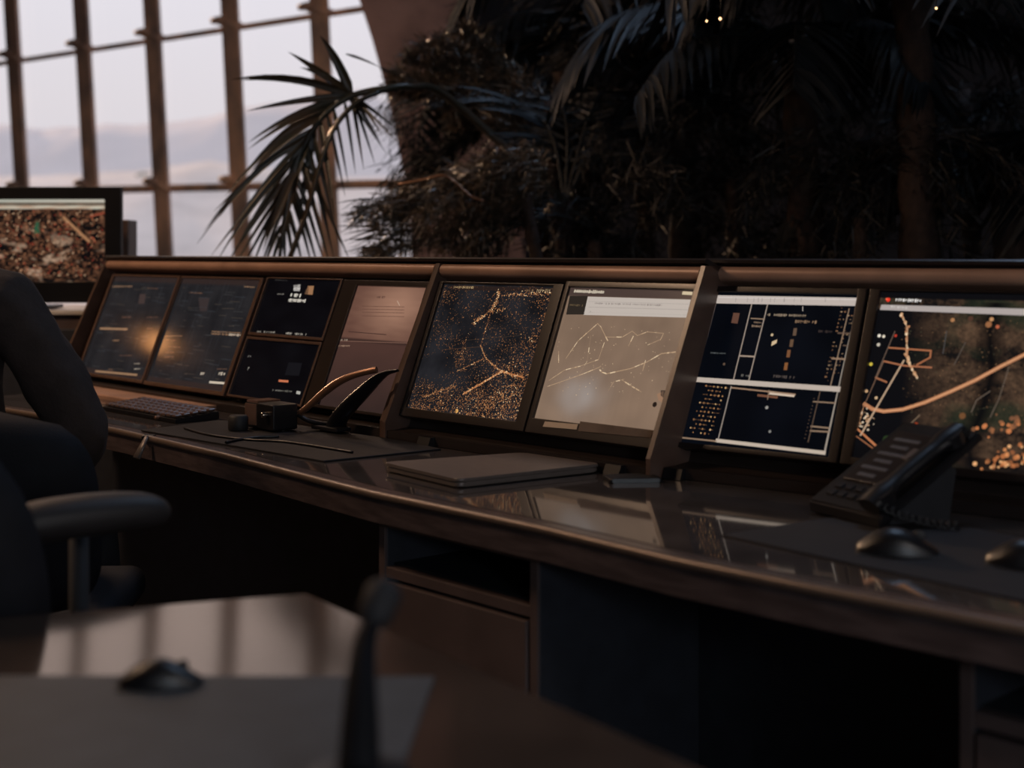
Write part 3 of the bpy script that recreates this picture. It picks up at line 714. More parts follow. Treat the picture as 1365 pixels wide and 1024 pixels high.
# under-desk panel and pedestals
def dpt(px, py, z, back_off=0.0):
    return atz(px, py, z)
fr2 = offset(front, .52)
mb = MB(); n = len(fr2)
fr3 = offset(front, .55)
mb.slab(fr2 + fr3[::-1], .0, .683); mp = tag(mb.build('modesty_panel', M['cab_dark']), 'dark panel closing the knee space beneath the long worktop', 'panel')
def pedestal(A, B, label, facecol, hgt=.683, depth=.40):
    A = Vector((*A, 0)); B = Vector((*B, 0)); e = (B - A).normalized(); L = (B - A).length; b = Vector((-e.y, e.x, 0)); Z = Vector((0, 0, 1))
    root = thing('drawer_pedestal', label, 'cabinet', (A + B) / 2, 0, 'drawer pedestals under the worktop')
    rot = Matrix((e, b, Z)).transposed()
    def bx(mb, u0, u1, y0, y1, z0, z1, bev=.002): mb.box((u1 - u0, y1 - y0, z1 - z0), A + e * (u0 + u1) / 2 + b * (y0 + y1) / 2 + Z * (z0 + z1) / 2, rot, bev)
    t = .018
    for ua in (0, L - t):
        mb = MB(); bx(mb, ua, ua + t, .006, depth, .03, hgt); keep(mb.build('side_panel', M['cab_dark']), root)  # sides painted darker in place of shade under the worktop
    mb = MB(); bx(mb, 0, t, 0, .006, .03, hgt, .001); bx(mb, L - t, L, 0, .006, .03, hgt, .001); bx(mb, t, L - t, .01, depth, .03, .05); bx(mb, t, L - t, depth - .012, depth, .05, hgt); bx(mb, t, L - t, 0, depth - .012, hgt - t, hgt)
    bx(mb, t, L - t, .002, depth - .012, hgt - .110, hgt - .090)
    keep(mb.build('body', facecol), root)
    mb = MB(); bx(mb, t, L - t, .02, depth - .02, hgt - .088, hgt - .086, 0); bx(mb, t, L - t, depth - .02, depth - .013, hgt - .086, hgt - t, 0); keep(mb.build('open_shelf', M['recess']), root)
    z = hgt - .116
    for hh in (.235, .150, .150):
        mb = MB(); bx(mb, t + .006, L - t - .006, -.004, .016, z - hh, z); d = keep(mb.build('drawer', facecol), root)
        mb = MB(); bx(mb, t + .02, L - t - .035, -.0045, -.0035, z - .042, z - .030, 0); q = mb.build('handle_groove', M['recess']); q.parent = d; q.matrix_parent_inverse = d.matrix_parent_inverse
        z -= hh + .006
    mb = MB(); bx(mb, .03, L - .03, .04, depth - .04, .0, .031); keep(mb.build('plinth', M['recess']), root)
pedestal((-.245, 2.617), (.041, 2.300), 'drawer pedestal in the middle, under the worktop below the closed laptop', M['cab'])
pedestal((.565, 1.795), (.845, 1.50), 'drawer pedestal at right edge, under the worktop end', M['cab'])

# small lever hanging from the worktop edge
q = atz(197, 584, .735); root = thing('edge_clamp', 'small tapered metal lever hanging below the worktop edge beside the person', 'clamp', q)
mb = MB(); e1 = at(196, 581, q.y - .01); e2 = at(182, 611, q.y - .03)
mb.tube([e1, e1.lerp(e2, .5), e2], [.006, .010, .013], 10, flat=(1, .5)); keep(mb.build('lever', M['alu']), root)
mb = MB(); mb.box((.03, .03, .012), e1 + Vector((0, .02, -.006)), None, .003); keep(mb.build('jaw', M['black']), root)

# ------------------------------------------------------------------ things on the desk
ZT = .7405
def flat_item(name, corners, z0, th, m, label, cat, bev=.002, parent=None, rnd=0.0):
    mb = MB(); P = [Vector((c[0], c[1])) for c in corners]
    if rnd:
        out = []
        for i, p in enumerate(P):
            a = (P[i - 1] - p).normalized(); b = (P[(i + 1) % len(P)] - p).normalized()
            for k in range(5):
                f = k / 4; out.append(tuple(p + a * rnd * (1 - f) ** 2 + b * rnd * f ** 2))
        P = out
    mb.slab([tuple(p) for p in P], z0, z0 + th, bev); o = mb.build(name, m, parent, smooth=40)
    if label: tag(o, label, cat)
    return o
def zc(pts, z): return [tuple(atz(x, y, z)[:2]) for x, y in pts]
flat_item('desk_mat', zc([(188, 573), (330, 597), (432, 614), (588, 598), (541, 588), (400, 567), (290, 560)], ZT + .004), ZT, .004, M['matdark'], 'large dark desk mat left of the closed laptop', 'mat', .0015)
flat_item('mouse_mat', zc([(962, 712), (1150, 754), (1420, 812), (1500, 745), (1290, 702), (1130, 686)], ZT + .003), ZT, .003, M['matdark'], 'dark mouse mat under the mouse in front of the desk phone', 'mat', .001)
# laptop
LZ = .758
lc = [tuple(atz(x, y, LZ)[:2]) for x, y in ((510, 616), (610, 639), (802, 618), (696, 603))]
cen = Vector((sum(c[0] for c in lc) / 4, sum(c[1] for c in lc) / 4, ZT))
lap = thing('laptop', 'closed slim grey laptop lying on the worktop before the map displays', 'laptop', cen)
shr = lambda f: [(cen.x + (x - cen.x) * f, cen.y + (y - cen.y) * f) for x, y in lc]
keep(flat_item('base', shr(.985), ZT + .002, .0085, M['alu'], None, None, .002, rnd=.016), lap)
keep(flat_item('lid', lc, ZT + .0115, .006, M['alu'], None, None, .002, rnd=.018), lap)
for f in shr(.86):
    mb = MB(); mb.lathe([(.008, 0), (.009, .001), (.008, .0025)], (f[0], f[1], ZT), 12); keep(mb.build('rubber_foot', M['rubber']), lap)
# smartphone
pc = zc([(803, 633), (812, 639), (884, 638), (868, 630)], ZT + .008)
ph = thing('smartphone', 'dark smartphone lying face down to the right of the closed laptop', 'phone', (pc[0][0], pc[0][1], ZT))
keep(flat_item('body', pc, ZT, .008, M['black'], None, None, .002, rnd=.008), ph)
pcn = Vector((sum(p[0] for p in pc) / 4, sum(p[1] for p in pc) / 4))
keep(flat_item('back_glass', [tuple(pcn + (Vector(p) - pcn) * .9) for p in pc], ZT + .0078, .0012, M['matdark'], None, None, .0003, rnd=.006), ph)

# mice
def mouse(c, rz, label, sc=1.0, z=ZT + .003, group='computer mice'):
    root = thing('computer_mouse', label, 'mouse', (c[0], c[1], z), rz, group)
    mb = MB(); nx, ny = 14, 16; rows = []
    for j in range(ny + 1):
        t = j / ny; x = (-.055 + .11 * t) * sc; w = .031 * sc * math.sin(PI * (.08 + .84 * t)) ** .55
        h = (.018 + .019 * math.sin(PI * min(1, t * .92 + .10)) ** 1.2) * sc * math.sin(PI * (.05 + .9 * t)) ** .35
        row = []
        for i in range(nx + 1):
            a = PI * i / nx
            row.append(mb.bm.verts.new((x, w * math.cos(a), max(.002, h * math.sin(a) ** .75))))
        rows.append(row)
    for a, b in zip(rows, rows[1:]):
        for i in range(nx): mb.bm.faces.new((a[i], a[i + 1], b[i + 1], b[i]))
        mb.bm.faces.new((a[nx], a[0], b[0], b[nx]))
    mb.bm.faces.new(rows[0][::-1]); mb.bm.faces.new(rows[-1])
    o = mb.build('shell', M['black'], root, smooth=60)
    mb = MB(); mb.lathe([(.006 * sc, -.003), (.008 * sc, -.0015), (.008 * sc, .0015), (.006 * sc, .003)], (.030 * sc, 0, .026 * sc), 14, Matrix.Rotation(PI / 2, 3, 'X')); mb.build('scroll_wheel', M['rubber'], root, smooth=50)
    mb = MB(); mb.box((.112 * sc, .05 * sc, .002), (0, 0, .001), None, .0005); mb.build('glide_base', M['rubber'], root)
    return root
c1 = atz(1196, 741, ZT); mouse((c1.x, c1.y), math.radians(-12), 'black computer mouse on the mat in front of the desk phone')
c2 = atz(1372, 758, ZT); mouse((c2.x, c2.y), math.radians(-20), 'black computer mouse at the right edge of the worktop, cut by the frame')

# desk phone
def desk_phone():
    A = Vector((.487, 2.335, 0)); W = Vector((.45, -.89, 0)).normalized(); Bk = Vector((.89, .45, 0)).normalized(); Z = Vector((0, 0, 1))
    root = thing('desk_phone', 'black desk phone with tilted face on the worktop before the road map display', 'phone', (A.x + .12, A.y - .04, ZT))
    wid, ln, h0, h1 = .172, .205, .022, .140
    s = (Bk * ln + Z * (h1 - h0)).normalized(); nn = W.cross(s).normalized()
    if nn.z < 0: nn = -nn
    mb = MB(); mb.prism([(0, h0 - .020), (0, h0), (ln, h1), (ln + .012, h1 - .012), (ln - .02, h1 - .028)], A + Z * ZT, W, wid, Bk, Z); bmesh.ops.bevel(mb.bm, geom=mb.bm.edges[:], offset=.003, segments=2, affect='EDGES')
    keep(mb.build('body', M['black'], smooth=40), root)
    mb = MB(); mb.prism([(.030, 0), (.060, .030), (ln - .05, h1 - .05), (ln - .03, h1 - .06), (ln - .045, 0)], A + W * .02 + Z * ZT, W, wid - .04, Bk, Z); keep(mb.build('stand', M['black_soft']), root)
    rot = Matrix((s, W, nn)).transposed(); O = A + Z * (ZT + h0)
    def fp(u, v, n=0): return O + s * u + W * v + nn * n
    # screen and keys on the face
    mb = MB(); mb.box((.140, .094, .004), fp(.135, .066, .001), rot, .001); sc_ = keep(mb.build('display', M['bezel']), root)
    mb = MB()
    for k in range(6): mb.box((.008, .060 if k % 2 else .040, .001), fp(.082 + k * .020, .060, .0034), rot, .0002)
    keep(mb.build('display_lines', M['icon']), root)
    mb = MB()
    for i in range(2):
        for j in range(4): mb.box((.012, .017, .004), fp(.028 + i * .020, .030 + j * .024, .001), rot, .0015)
    o = keep(mb.build('keypad', M['matdark'], smooth=40), root)
    mb = MB(); mb.box((.030, .012, .004), fp(.150, .098, .003), rot, .001); keep(mb.build('soft_key', M['alu']), root)
    # handset along the right side
    mb = MB(); pts = []; rad = []
    for k in range(13):
        t = k / 12; u = .005 + .215 * t; hgt = .011 + .005 * math.sin(PI * t); rad.append(.020 if t < .2 or t > .8 else .015)
        pts.append(fp(u, .148, hgt))
    mb.tube(pts, rad, 12, flat=(1.15, .75))
    for u in (.03, .195): mb.tube([fp(u, .148, .022), fp(u, .148, .0025)], [.026, .025], 14)
    keep(mb.build('handset', M['black'], smooth=50), root)
    mb = MB(); q = fp(.01, .165, .015); pts = []
    for k in range(60):
        t = k / 59; a = k * 1.25; c = q.lerp(Vector((q.x + .12, q.y - .02, ZT + .012)), t); c.z = (q.z) * (1 - t) ** 2 + (ZT + .011) * (1 - (1 - t) ** 2)
        pts.append(c + Vector((math.cos(a) * .006, 0, math.sin(a) * .006)))
    mb.tube(pts, .002, 5); keep(mb.build('coiled_cord', M['black']), root)
desk_phone()

# slatted radio, curved stand, cables, keyboard and pens on the left half of the desk
def local(P, e):
    e = e.normalized(); b = Vector((-e.y, e.x, 0)); return e, b, Matrix((e, b, Vector((0, 0, 1)))).transposed()
p = atz(345, 574, ZT + .004); e, b, rot = local(p, UA.e)
radio = thing('desk_radio', 'small black ribbed box with knob on the desk below the stacked displays', 'radio', p, math.atan2(e.y, e.x))
mb = MB(); mb.box((.125, .070, .062), (0, .035, .034), None, .006); mb.build('body', M['black'], radio, smooth=40)
mb = MB()
for k in range(12): mb.box((.0025, .064, .006), (-.057 + k * .0042, .034, .066), None, .0006)
for k in range(12): mb.box((.0025, .004, .050), (-.057 + k * .0042, -.001, .036), None, .0006)
mb.build('grille', M['copper'], radio)
mb = MB(); mb.lathe([(.022, 0), (.024, .004), (.024, .030), (.020, .035)], (-.035, -.035, 0.001), 20); mb.build('dial', M['rubber'], radio, smooth=50)
mb = MB(); mb.lathe([(.007, 0), (.007, .012), (.005, .014)], (.035, -.001, .040), 14, Matrix.Rotation(PI / 2, 3, 'X')); mb.build('knob', M['chrome'], radio, smooth=50)
for sx in (-.05, .05):
    mb = MB(); mb.lathe([(.006, 0), (.006, .004)], (sx, .035, 0), 10); mb.build('foot', M['rubber'], radio)

def curve_pts(px, d0, d1):
    n = len(px); return [at(x, y, d0 + (d1 - d0) * i / (n - 1)) for i, (x, y) in enumerate(px)]
def smooth_path(P, k=4):
    out = []
    for i in range(len(P) - 1):
        p0, p1, p2, p3 = P[max(i - 1, 0)], P[i], P[i + 1], P[min(i + 2, len(P) - 1)]
        for j in range(k):
            t = j / k
            out.append(.5 * ((2 * p1) + (p2 - p0) * t + (2 * p0 - 5 * p1 + 4 * p2 - p3) * t * t + (3 * p1 - p0 - 3 * p2 + p3) * t ** 3))
    out.append(P[-1]); return out
st = thing('headset_stand', 'curved black stand with two bent arms before the brown display', 'stand', atz(440, 577, ZT))
mb = MB(); P = smooth_path(curve_pts([(398, 552), (412, 541), (430, 525), (447, 512), (462, 504), (480, 498), (502, 493)], 3.38, 3.26)); mb.tube(P, [.0085 - .001 * math.cos(i * .3) for i in range(len(P))], 10, flat=(.8, 1)); keep(mb.build('thin_arm', M['copper'], smooth=60), st)
mb = MB(); P = smooth_path(curve_pts([(447, 572), (452, 558), (466, 541), (484, 523), (503, 505), (516, 497), (530, 494)], 3.36, 3.24)); mb.tube(P, [.026, .026, .025, .025, .024, .024, .023, .023, .023, .022, .022, .021, .020, .019, .018, .016, .015, .013, .012, .010, .009, .008, .007, .006, .005][:len(P)], 12, flat=(1, .55)); keep(mb.build('wide_arm', M['black'], smooth=60), st)
mb = MB(); P = smooth_path([at(398, 553, 3.38), at(412, 561, 3.375), at(432, 565, 3.37), at(450, 566, 3.36)]); mb.tube(P, .009, 10, flat=(1, .6)); keep(mb.build('cross_bar', M['black'], smooth=60), st)
mb = MB(); q = atz(440, 577, ZT + .0042); mb.box((.10, .045, .010), q + Vector((.0, .02, .009)), Matrix.Rotation(-.8, 3, 'Z'), .003); keep(mb.build('base', M['black'], smooth=40), st)
def cable(px, rad, label, lift=.004):
    P = smooth_path([atz(x, y, ZT + lift + rad) for x, y in px], 5); mb = MB(); mb.tube(P, rad, 6); tag(mb.build('cable', M['black']), label, 'cable', 'cables on the desk mat')
cable([(246, 571), (280, 580), (330, 586), (380, 589), (440, 598), (470, 603)], .0028, 'thin black cable running along the desk mat below the radio')
cable([(301, 590), (318, 586), (345, 583), (372, 582)], .0032, 'short black cable curving in from the front edge of the desk mat')
# keyboard
kc = atz(212, 553, ZT + .0005); e, b, rot = local(kc, UA.e)
kb = thing('keyboard', 'black keyboard below the two dark grey data displays', 'keyboard', kc, math.atan2(e.y, e.x))
mb = MB(); mb.prism([(-.062, .001), (-.062, .010), (.062, .021), (.062, .001)], (-.20, 0, 0), (1, 0, 0), .40, Vector((0, 1, 0)), Vector((0, 0, 1))); mb.build('case', M['black'], kb)
for row in range(5):
    for c in range(14):
        mb = MB(); y = -.048 + row * .0235; mb.box((.0225, .019, .007), (-.182 + c * .028, y, .0155 + (y + .062) * .089), Matrix.Rotation(.088, 3, 'X'), .0018, 1); mb.build('key', M['bezel_brown'], kb)
def pen(a, bb, m, label, z=ZT + .0045 + .004):
    A, B = atz(*a, z), atz(*bb, z); root = thing('pen', label, 'pen', (A.x, A.y, ZT), 0, 'pens on the desk mat')
    mb = MB(); mb.tube([A, A.lerp(B, .02), A.lerp(B, .82), A.lerp(B, .97), B], [.003, .0042, .0042, .002, .0008], 10); keep(mb.build('barrel', m), root)
    mb = MB(); mb.tube([A.lerp(B, .05) + Vector((0, 0, .0052)), A.lerp(B, .35) + Vector((0, 0, .0052))], .0011, 6); keep(mb.build('clip', M['chrome']), root)
pen((206, 557), (262, 551), M['copper'], 'copper coloured pen lying in front of the keyboard')
pen((350, 561), (390, 559), M['alu'], 'metal pen lying on the desk mat between the radio and the curved stand', ZT + .0085)

# ------------------------------------------------------------------ far left: monitor on a white topped cabinet
dM = 5.05
cab = thing('side_cabinet', 'dark cabinet with white top behind the long console', 'cabinet', (-1.75, dM + .15, 0))
zt = EYE - 75 / FPX * (dM - .1)
mb = MB(); mb.box((1.0, .45, zt - .03), (-1.80, dM + .14, (zt - .03) / 2), None, .004); keep(mb.build('body', M['cab']), cab)
mb = MB(); mb.box((1.04, .50, .016), (-1.80, dM + .15, zt - .018), None, .003); keep(mb.build('top', M['white_top']), cab)
for k in (-1, 1):
    mb = MB(); mb.box((.47, .02, zt - .12), (-1.80 + k * .245, dM - .095, (zt - .03) / 2), None, .003); d_ = keep(mb.build('door', M['cab_dark']), cab)
tl, br_ = at(-150, 249, dM), at(161, 404, dM)
mc = Vector(((tl.x + br_.x) / 2, dM, zt))
big = thing('monitor', 'large black monitor with sparkling brown picture on the white topped cabinet', 'monitor', mc)
class FlatU:
    e = Vector((1, 0, 0)); up = Vector((0, 0, 1)); n = Vector((0, -1, 0)); P0 = Vector((tl.x, dM, br_.z))
    def uw(s, x, y): p = at(x, y, dM); return p.x - s.P0.x, p.z - s.P0.z
    def pt(s, u, w, n=0.0): return s.P0 + s.e * u + s.up * w + s.n * n
FU = FlatU(); W_ = br_.x - tl.x; H_ = tl.z - br_.z
keep(frame(FU, 0, W_, 0, H_, .058, .058, .075, .045, .03).build('bezel', M['black'], smooth=40), big)
cv = Canvas(FU, .058, W_ - .058, .075, H_ - .045, -.0066)
def pic(a, t):
    if t < .04: return mixc(G(150, 158, 146), G(190, 184, 170), a)
    if t < .075: return mixc(G(84, 80, 70), G(120, 100, 84), .5 + nz(a * 20, t * 90, 1))
    if t < .115: return mixc(G(196, 190, 172), G(168, 132, 106), .45 + .9 * nz(a * 12, t * 40, 2))
    v = nz(a * 34, t * 24, 3) + .8 * nz(a * 80, t * 60, 5)
    c = mixc(G(11, 10, 12), G(136, 92, 66), .14 + .85 * v)
    bl = nz(a * 7, t * 6, 8) + .35 * nz(a * 26, t * 20, 9)
    pale = max(0, min(1, (bl - .12) * 6)) * max(0, min(1, (t - .30) * 3)) * (1 if a < .88 else .3)
    c = mixc(c, G(190, 158, 132), pale * (.6 + .6 * nz(a * 60, t * 50, 2)))
    dk = max(0, min(1, (nz(a * 6 + 9, t * 6, 12) - .12) * 5)); c = mixc(c, G(10, 9, 11), dk * .85)
    return c
cv.grid(210, 100, pic)
r2 = random.Random(3)
for k in range(1500):
    a, t = r2.random(), .13 + .8 * r2.random()
    cv.dot(cv.r[0] + (cv.r[1] - cv.r[0]) * a, cv.r[3] + (cv.r[2] - cv.r[3]) * t, r2.uniform(.001, .0030), G(*r2.choice(((180, 120, 84), (214, 176, 140), (140, 84, 58), (160, 60, 44), (110, 72, 54), (16, 14, 15), (12, 10, 11)))), 6)
cv.line([(84, 290), (118, 322)], .010, G(160, 116, 82)); cv.line([(120, 288), (138, 284)], .006, G(150, 72, 52))
cv.poly([(48, 294), (51, 296), (52, 311), (45, 312), (45, 302)], G(40, 84, 60))
cv.build('screen', big)
mb = MB(); mb.box((.34, .20, .012), (mc.x, dM + .03, zt - .010 + .008), None, .003); keep(mb.build('stand_base', M['black']), big)
mb = MB(); mb.box((.07, .03, .16), (mc.x, dM + .05, zt + .08), None, .004); keep(mb.build('stand_neck', M['black']), big)
p0 = at(159, 293, dM + .2); p1 = at(172, 293, dM + .2)
sp = thing('loudspeaker', 'slim dark box standing behind the right edge of the large monitor', 'speaker', (p1.x - .05, dM + .2, zt))
mb = MB(); mb.box((.10, .12, p0.z - zt + .008), (p1.x - .05, dM + .255, (p0.z + zt - .008) / 2), None, .004); keep(mb.build('box', M['bezel_brown']), sp)
mb = MB(); mb.lathe([(.035, 0), (.032, .004), (.010, .002)], (p1.x - .05, dM + .194, zt + .08), 20, Matrix.Rotation(PI / 2, 3, 'X')); keep(mb.build('driver_cone', M['black']), sp)

# ------------------------------------------------------------------ near table
nt_poly = [(-.258, 1.792), (.154, 1.183), (.53, .63), (.53, .50), (-1.25, .50), (-1.25, 1.43), (-.599, 1.668)]
tb = thing('table', 'pale reflecting tabletop close to the viewer, corner pointing to the desk', 'table', (-.4, 1.1, 0))
mb = MB(); mb.slab(nt_poly[::-1], .705, .7400, .005); keep(mb.build('tabletop', M['near_top'], smooth=35), tb)
for x, y in ((-.30, 1.66), (.38, .62), (-1.17, .60), (-1.17, 1.38)):
    mb = MB(); mb.box((.05, .05, .705), (x, y, .3525), None, .004); keep(mb.build('leg', M['cab_dark']), tb)
mb = MB(); mb.slab([(-1.20, .72), (-.115, .72), (-.078, 1.432), (-1.20, 1.440)], .7402, .7422, .0008); tag(mb.build('blotter', M['blotter']), 'blue grey desk blotter lying on the near table', 'mat')
c3 = atz(214, 914, .742); mouse((c3.x, c3.y), math.radians(8), 'blurred black mouse on the edge of the blue grey blotter, near table', .72, .7423)
# gooseneck microphone
g0 = atz(478, 1060, .742)
mic = thing('gooseneck_microphone', 'blurred dark gooseneck microphone rising from the near table', 'microphone', g0)
dg = g0.y
mb = MB(); mb.lathe([(.045, 0), (.047, .006), (.040, .018), (.014, .022)], (0, 0, 0), 28); mb.build('base', M['black'], mic, smooth=40)
mb = MB(); P = smooth_path([Vector((g0.x, dg, .76)), at(480, 960, dg + .02), at(482, 905, dg + .04), at(486, 862, dg + .06), at(497, 826, dg + .08)]); mb.tube(P, [.0175 - .010 * i / (len(P) - 1) for i in range(len(P))], 10); keep(mb.build('gooseneck', M['mic_black'], smooth=60), mic)
mb = MB(); A, B = at(492, 840, dg + .075), at(516, 778, dg + .10); mb.tube([A, A.lerp(B, .12), A.lerp(B, .3), A.lerp(B, .85), B], [.006, .010, .0155, .0165, .010], 14); keep(mb.build('capsule', M['black_soft'], smooth=60), mic)

# ------------------------------------------------------------------ office chairs
def office_chair(x, y, yaw, seat_z, back_w, back_h, label, arm_z, loop, back_z, ex, ax):
    """faces +Y before turning by yaw"""
    root = thing('office_chair', label, 'chair', (x, y, 0), yaw, 'office chairs')
    mb = MB(); mb.box((.48, .46, .075), (0, 0, seat_z), None, .032, 4); mb.build('seat', M['chair_fab'], root, smooth=60)
    # backrest: curved rounded shell
    mb = MB(); nu, nv = 16, 16; F_, K_ = [], []
    for j in range(nv + 1):
        v = j / nv; rf, rk = [], []
        for i in range(nu + 1):
            u = i / nu * 2 - 1
            c = (1 - abs(2 * v - 1) ** ex) ** .5 if 0 < v < 1 else 0.0
            w = back_w / 2 * (.30 + .70 * c)
            yy = -.25 - .10 * v + .045 * u * u - .03 * math.sin(PI * v)
            zz = back_z + back_h * v
            th = .026 * (1 - u ** 6) * (.4 + .6 * c)
            rf.append(mb.bm.verts.new((u * w, yy + th, zz))); rk.append(mb.bm.verts.new((u * w, yy - th - .002, zz)))
        F_.append(rf); K_.append(rk)
    for j in range(nv):
        for i in range(nu):
            mb.bm.faces.new((F_[j][i], F_[j][i + 1], F_[j + 1][i + 1], F_[j + 1][i])); mb.bm.faces.new((K_[j][i + 1], K_[j][i], K_[j + 1][i], K_[j + 1][i + 1]))
        for i in (0, nu): mb.bm.faces.new((F_[j][i], F_[j + 1][i], K_[j + 1][i], K_[j][i]))
    for j in (0, nv):
        for i in range(nu): mb.bm.faces.new((F_[j][i], F_[j][i + 1], K_[j][i + 1], K_[j][i]))
    mb.build('backrest', M['chair_fab'], root, smooth=60)
    mb = MB(); mb.tube([(0, -.10, seat_z - .05), (0, -.27, seat_z - .04), (0, -.32, seat_z + .06), (0, -.345, seat_z + .30)], [.02, .022, .022, .018], 10, flat=(1.6, .7)); mb.build('back_support', M['chair_pl'], root)
    for s in (-1, 1):
        if loop: continue
        if True:
            mb = MB(); pv = Matrix.Rotation(math.radians(-52) if s > 0 else math.radians(20), 3, 'Z'); P = [Vector((s * (ax + .025), -.05, arm_z)) + pv @ Vector((0, q_, dz_)) for q_, dz_ in ((-.12, 0), (-.08, .004), (0, .006), (.08, .003), (.115, -.006))]; mb.tube(smooth_path(P), [.020, .030, .036, .040, .042, .044, .045, .045, .045, .044, .043, .041, .039, .036, .032, .027, .020][:17], 14, flat=(.85, .66)); mb.build('armrest', M['arm_pad'], root, smooth=60)
            mb = MB(); mb.tube([(s * ax, -.01, arm_z - .02), (s * ax, -.01, seat_z + .02), (s * .26, -.01, seat_z - .045), (s * .15, -.01, seat_z - .045)], [.018, .02, .02, .018], 10, flat=(1.3, .7)); mb.build('arm_post', M['black_soft'], root)
    mb = MB(); mb.lathe([(.028, .10), (.028, .22), (.018, .23), (.018, seat_z - .06), (.08, seat_z - .055), (.08, seat_z - .036)], (0, 0, 0), 16); mb.build('gas_lift', M['chair_pl'], root, smooth=40)
    for k in range(5):
        a = 2 * PI * k / 5 + .3; mb = MB(); mb.tube([(.02 * math.cos(a), .02 * math.sin(a), .115), (.16 * math.cos(a), .16 * math.sin(a), .105), (.27 * math.cos(a), .27 * math.sin(a), .075)], [.028, .022, .016], 8, flat=(1, .7)); sp_ = mb.build('base_spoke', M['chair_pl'], root)
        mb = MB(); mb.lathe([(.018, -.02), (.028, -.016), (.028, .016), (.018, .02)], (.27 * math.cos(a), .27 * math.sin(a), .0285), 16, Matrix.Rotation(a, 3, 'Z') @ Matrix.Rotation(PI / 2, 3, 'X')); mb.build('caster', M['black'], sp_, smooth=40)
    return root
office_chair(-1.01, 2.83, math.radians(4), .46, .50, .40, 'black office chair the person is sitting on', .68, True, .485, 3.5, .29)
office_chair(-.84, 2.03, 0, .45, .55, .50, 'empty dark office chair with padded armrest beside the near table', .797, False, .475, 2.5, .225)

# ------------------------------------------------------------------ the seated person
def skin_body(name, verts, edges, radii, m, parent=None, sub=2, rootv=0):
    me = bpy.data.meshes.new(name); me.from_pydata([tuple(v) for v in verts], edges, []); o = bpy.data.objects.new(name, me); COL.objects.link(o)
    md = o.modifiers.new('s', 'SKIN'); md.use_smooth_shade = True; md.branch_smoothing = .4
    lay = me.skin_vertices[0].data
    for i, r in enumerate(radii):
        lay[i].radius = r if hasattr(r, '__len__') else (r, r)
        lay[i].use_root = (i == rootv)
    sb = o.modifiers.new('d', 'SUBSURF'); sb.levels = sub; sb.render_levels = sub
    me.materials.append(m)
    if parent is not None: keep(o, parent)
    return o
def V(*a): return Vector(a)
J = dict(pel=V(-1.10, 2.72, .56), waist=V(-1.11, 2.70, .72), chest=V(-1.13, 2.71, .93), top=V(-1.15, 2.73, 1.085), neck=V(-1.16, 2.755, 1.17), nk2=V(-1.165, 2.785, 1.23),
         shR=V(-.965, 2.71, 1.075), elR=V(-.815, 2.75, .815), wrR=V(-.935, 2.99, .70), haR=V(-.965, 3.06, .675),
         shL=V(-1.345, 2.78, 1.075), elL=V(-1.43, 2.86, .79), wrL=V(-1.32, 3.07, .70), haL=V(-1.29, 3.14, .675),
         hipR=V(-1.00, 2.74, .54), knR=V(-.93, 3.14, .57), anR=V(-.90, 3.16, .12), toR=V(-.88, 3.30, .045),
         hipL=V(-1.20, 2.76, .54), knL=V(-1.22, 3.17, .57), anL=V(-1.20, 3.20, .12), toL=V(-1.20, 3.34, .045))
PO = V(-.05, .15, 0)
for k_ in J: J[k_] = J[k_] + PO
J['elR'].z -= .03
person = thing('person', 'person in a dark shirt seated with back turned at left edge', 'person', (-1.10, 2.80, 0))
names = ['pel', 'waist', 'chest', 'top', 'neck', 'nk2', 'shR', 'elR', 'wrR', 'haR', 'shL', 'elL', 'wrL', 'haL', 'hipR', 'knR', 'anR', 'toR', 'hipL', 'knL', 'anL', 'toL']
vs = [J[n] for n in names]; ix = {n: i for i, n in enumerate(names)}
rad = dict(pel=(.15, .11), waist=(.135, .095), chest=(.15, .10), top=(.10, .075), neck=.055, nk2=.055, shR=.052, elR=.040, wrR=.027, haR=(.038, .018), shL=.052, elL=.040, wrL=.027, haL=(.038, .018), hipR=.060, knR=.042, anR=.034, toR=(.042, .028), hipL=.060, knL=.042, anL=.034, toL=(.042, .028))
ed = [('pel', 'waist'), ('waist', 'chest'), ('chest', 'top'), ('top', 'neck'), ('neck', 'nk2'), ('top', 'shR'), ('shR', 'elR'), ('elR', 'wrR'), ('wrR', 'haR'), ('top', 'shL'), ('shL', 'elL'), ('elL', 'wrL'), ('wrL', 'haL'), ('pel', 'hipR'), ('hipR', 'knR'), ('knR', 'anR'), ('anR', 'toR'), ('pel', 'hipL'), ('hipL', 'knL'), ('knL', 'anL'), ('anL', 'toL')]
edges = [(ix[a], ix[b]) for a, b in ed]; radii = [rad[n] for n in names]
